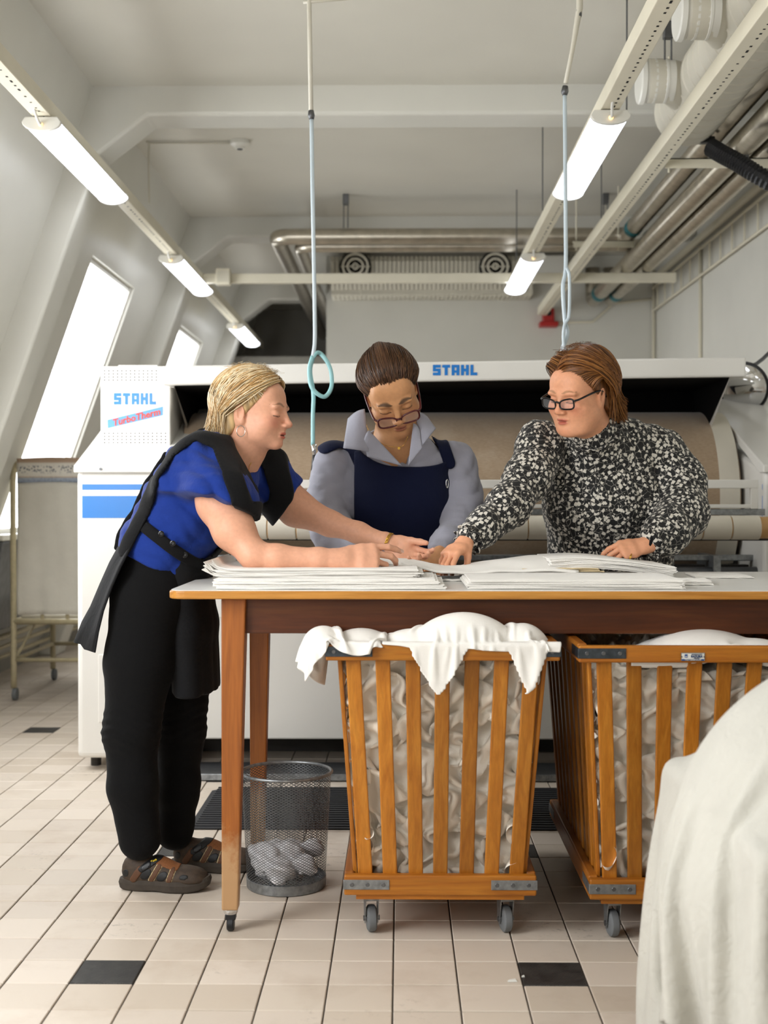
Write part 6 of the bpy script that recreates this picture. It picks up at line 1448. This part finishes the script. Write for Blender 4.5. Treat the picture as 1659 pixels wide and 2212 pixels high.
nu, nv = 40, 40; u = np.linspace(0, 1, nu)[:, None]; v = np.linspace(0, 1, nv)[None]
cl = np.zeros((nu, nv, 3)); cl[..., 0] = .60+.4*u; cl[..., 1] = 3.14+.4*v; cl[..., 2] = .80+.015*smooth_noise(nu, nv, 8, 17)
cl = drape(cl, .50/(nu-1), .50/(nv-1), heap([((.78, 3.3, .68), (.17, .16, .10)), ((.9, 3.25, .68), (.12, .1, .08))], [(.434, 1.01, 3.10, 3.124, .55, .76), (.4, 1.1, 3.1, 4.2, .4, .70)]), 60, -.0006, 6, .88, .25, fr=.3)
tag(cloth_obj('linen_cloth', cl, 'linen'), 'white cloth lying loose on top of the linen in the cart with the maker plate', 'cloth')

# foreground bin with a big sheet draped over it (out of focus)
plain('bin_green', '2b3330', .6)
bx0, bx1, by0, by1, bzt = .565, 1.33, 1.93, 2.60, .56
G_ = thing('laundry_bin', 'dark green laundry bin under the draped sheet in the right foreground', 'bin', (.945, 2.25, 0))
MB().hexa([(bx0+.03, by0+.03, .12), (bx1-.03, by0+.03, .12), (bx1-.03, by1-.03, .12), (bx0+.03, by1-.03, .12)], [(bx0, by0, bzt), (bx1, by0, bzt), (bx1, by1, bzt), (bx0, by1, bzt)]).build('bin_body', 'bin_green', G_, bevel=.02)
MB().tube([(bx0, by0, bzt), (bx1, by0, bzt), (bx1, by1, bzt), (bx0, by1, bzt), (bx0, by0, bzt)], .012, 8).build('rim', 'dark_steel', G_)
for x in (bx0+.1, bx1-.1):
    for y in (by0+.1, by1-.1): MB().lathe([(.03, -.012), (.045, -.01), (.045, .01), (.03, .012)], (x, y, .045), 'X', 18).build('castor_wheel', 'rubber_grey', G_, autos=.6); MB().box(x-.02, x+.02, y-.015, y+.015, .07, .13).build('castor_fork', 'dark_steel', G_)
nu, nv = 100, 84; u = np.linspace(0, 1, nu)[:, None]; v = np.linspace(0, 1, nv)[None]
cl = np.zeros((nu, nv, 3)); cl[..., 0] = .19+1.4*u+.025*smooth_noise(nu, nv, 6, 21); cl[..., 1] = 1.80+.98*v+.10*u*(1-v)+.02*smooth_noise(nu, nv, 6, 22); cl[..., 2] = .91+.03*smooth_noise(nu, nv, 12, 23)
hp2 = heap([((.93, 2.25, .50), (.41, .34, .34)), ((.77, 2.22, .44), (.26, .30, .22))], [(bx0, bx1, by0, by1, 0, bzt)], th=.03)
cl = drape(cl, 1.55/(nu-1), 1.16/(nv-1), hp2, 105, -.0009, 7, .93, .12, fr=.2)
fabric('linen_grey', 'c8c5bb', .9, fold=.6)
tag(cloth_obj('draped_sheet', cl, 'linen_grey', thick=.004), 'off-white sheet draped over the bin in the right foreground, out of focus', 'sheet')

# wastebasket contents: a plastic bag and crumpled paper
plain('bag_white', 'e4e2e4', .3, var=.03); S = Sculpt(); c = bc
rb_ = np.random.RandomState(8)
for k in range(26):
    a_, r_ = rb_.rand()*6.28, .085*math.sqrt(rb_.rand()); rr_b = rb_.uniform(.022, .04); S.ell(c+np.array([r_*math.cos(a_), r_*math.sin(a_), .035+.075*rb_.rand()]), (rr_b, rr_b*rb_.uniform(.6, 1), rr_b*rb_.uniform(.6, 1)), np.array(Matrix.Rotation(rb_.rand()*3, 3, 'X')), .008)
S._op(lambda p: np.hypot(p[:, 0]-c[0], p[:, 1]-c[1])-(.106+.016*p[:, 2]/.3), [-9]*3, [9]*3, .004, 'int'); S.half((0, 0, .012), (0, 0, -1), .003)
for f_ in (folds(.012, 75, (.6, .5, .6), 41, .9), folds(.006, 140, (.3, -.7, .6), 42, .9)): S.disp(f_)
tag(sculpt_obj(S, 'plastic_bag', 'bag_white', None, .004, 0), 'crumpled white plastic bag inside the wire wastebasket', 'bag')

# ------------------------------------------------------------------ folded linen on the table
TT = tz1+.0018
ORD4 = ('lowest white', 'second lowest white', 'second highest white', 'topmost white')
ORD8 = ('lowest white', 'second lowest white', 'third lowest white', 'fourth lowest white', 'fifth lowest white', 'sixth lowest white', 'second highest white', 'topmost white')
def folded(label, xs, zs, y0, y1, t, skew=0, m='linen', group='folded linen on the table', wob=.0015, fan=0, seed=0, layers=2):
    """a cloth folded flat: rounded front fold, open layered ends; xs/zs describe the run of its underside"""
    rs = np.random.RandomState(seed); n = 34; path = smoothpath([(x, 0, z) for x, z in zip(xs, zs)], n); ph = rs.rand(4)*6.28
    o = None
    for L in range(layers):
        t0, t1_ = t*L/layers, t*(L+1)/layers*.97; sec = []; r = (t1_-t0)/2
        for a_ in np.linspace(math.pi/2, 3*math.pi/2, 5): sec.append((y0+r+r*math.cos(a_)+.002*L, (t0+t1_)/2+r*math.sin(a_)))
        for a_ in np.linspace(-math.pi/2, math.pi/2, 5): sec.append((y1-r+r*math.cos(a_), (t0+t1_)/2+r*math.sin(a_)))
        pts = []; dxl, dxr = rs.uniform(-.006, .006), rs.uniform(-.006, .006)
        for i in range(n):
            s_ = i/(n-1); x, z = path[i][0]+dxl*(1-s_)+dxr*s_, path[i][2]; lift = fan*(L+1)*max(0, .12-s_)**2*60
            for (yy, zz) in sec: pts.append((x+skew*(yy-y0)+.003*math.sin(yy*40+ph[2]), yy+wob*2*math.sin(9*s_+ph[0]), z+zz+lift+wob*.8*abs(math.sin(7*s_+ph[1]+yy*6))))
        k = len(sec); fs = [(i*k+j, i*k+(j+1) % k, (i+1)*k+(j+1) % k, (i+1)*k+j) for i in range(n-1) for j in range(k)]+[tuple(range(k))[::-1], tuple(range((n-1)*k, n*k))]
        mb = MB().add(pts, fs)
        if L == 0: o = mb.build('folded_linen', m, None, smooth=False, autos=.9)
        else: mb.build('layer', m, o, smooth=False, autos=.9)
    return tag(o, label, 'linen', group)
def X(px, Y): return P(px, 1200, Y)[0]
rs = np.random.RandomState(3)
# left pile: lower front bundle (4) and upper bundle (8)
z = TT
for k in range(4):
    folded(ORD4[k]+' folded linen of the low front bundle at the left of the table', [X(470+rs.uniform(-8, 8), 3.3), X(720, 3.3), X(955+rs.uniform(-14, 10), 3.3)], [z, z, z], 3.255+.004*rs.rand(), 3.62, .0060, group='low front bundle of linen', seed=k); z += .0062
zz = z
for k in range(8):
    x0 = X(452+rs.uniform(-10, 14), 3.4); lab = ORD8[k]+' folded linen of the thick left pile under the blonde woman\'s forearm'
    folded(lab, [x0, X(520, 3.4), X(700, 3.4), X(905+rs.uniform(-12, 8), 3.4)], [zz+.006+.0006*k, zz, zz, zz-.001], 3.33+.004*rs.rand(), 3.70, .0026, group='thick left pile of linen', fan=.009, seed=10+k); zz += .0027
# right: lower front bundle (4), back pile (6) arched, tan lining cloths, small pieces
z = TT
for k in range(4):
    folded(ORD4[k]+' folded linen of the low front bundle at the right of the table', [X(1012+rs.uniform(-6, 10), 3.3), X(1200, 3.3), X(1440, 3.3), X(1478+rs.uniform(-12, 8), 3.3)], [z, z, z, z-.0], 3.27+.004*rs.rand(), 3.60, .0056, group='low right bundle of linen', seed=20+k); z += .0058
for k in range(3): folded(('lowest', 'middle', 'topmost')[k]+' tan lining cloth under the arched white linen', [X(1115+6*k, 3.62), X(1220, 3.62), X(1310-9*k, 3.62)], [TT+.022+.004*k, TT+.024+.004*k, TT+.023+.004*k], 3.62, 3.85, .0032, m='linen_tan', group='tan lining cloths', seed=30+k, layers=1)
for k in range(6):
    b = TT+.024+.0050*k; folded(ORD8[k if k < 5 else 7]+' folded linen of the arched pile in front of the floral blouse', [X(1190, 3.66), X(1260, 3.66), X(1340, 3.66), X(1420, 3.66), X(1456+rs.uniform(-8, 8), 3.66)], [b+.006, b+.010, b+.003, b-.012, b-.016], 3.64+.003*rs.rand(), 3.97, .0048, group='arched right pile of linen', seed=40+k)
for (a_, b_, y0, y1, z, lab) in ((1455, 1545, 3.42, 3.58, TT, 'small folded white cloth right of the right pile'), (1460, 1535, 3.43, 3.57, TT+.006, 'upper small folded white cloth right of the right pile'), (1500, 1625, 3.72, 3.92, TT, 'flat white cloth lying apart near the back edge of the table'), (985, 1060, 3.62, 3.8, TT, 'small white cloth between the two linen piles'), (935, 1000, 3.58, 3.75, TT, 'crumpled white cloth beside the pinching hands')):
    folded(lab, [X(a_, y0), X((a_+b_)/2, y0), X(b_, y0)], [z, z, z], y0, y1, .005, skew=.1, group=None, seed=int(a_))
# the cloth the women are inspecting: held at its left corner, dipping, then resting on the right pile
fr_ = [(808, 1216, 3.60), (860, 1219, 3.58), (915, 1229, 3.58), (965, 1237, 3.58), (1020, 1238, 3.59), (1090, 1235, 3.60), (1170, 1233, 3.60), (1250, 1236, 3.60)]
bk_ = [(815, 1207, 3.84), (865, 1208, 3.84), (915, 1215, 3.84), (965, 1224, 3.84), (1015, 1219, 3.84), (1090, 1207, 3.86), (1170, 1201, 3.88), (1248, 1203, 3.88)]
fa, ba = smoothpath([P(*q) for q in fr_], 60), smoothpath([P(*q) for q in bk_], 60); pts = []
for i in range(60):
    for j in range(24): s_ = j/23; pts.append((1-s_)*fa[i]+s_*ba[i]+np.array([0, 0, .006*math.sin(math.pi*s_)+.0015*math.sin(i*.5+s_*9)]))
o = MB().grid(pts, 60, 24).build('inspected_cloth', 'linen', smooth=True, solid=.006); tag(o, 'long white cloth held up and inspected by the three women', 'cloth')
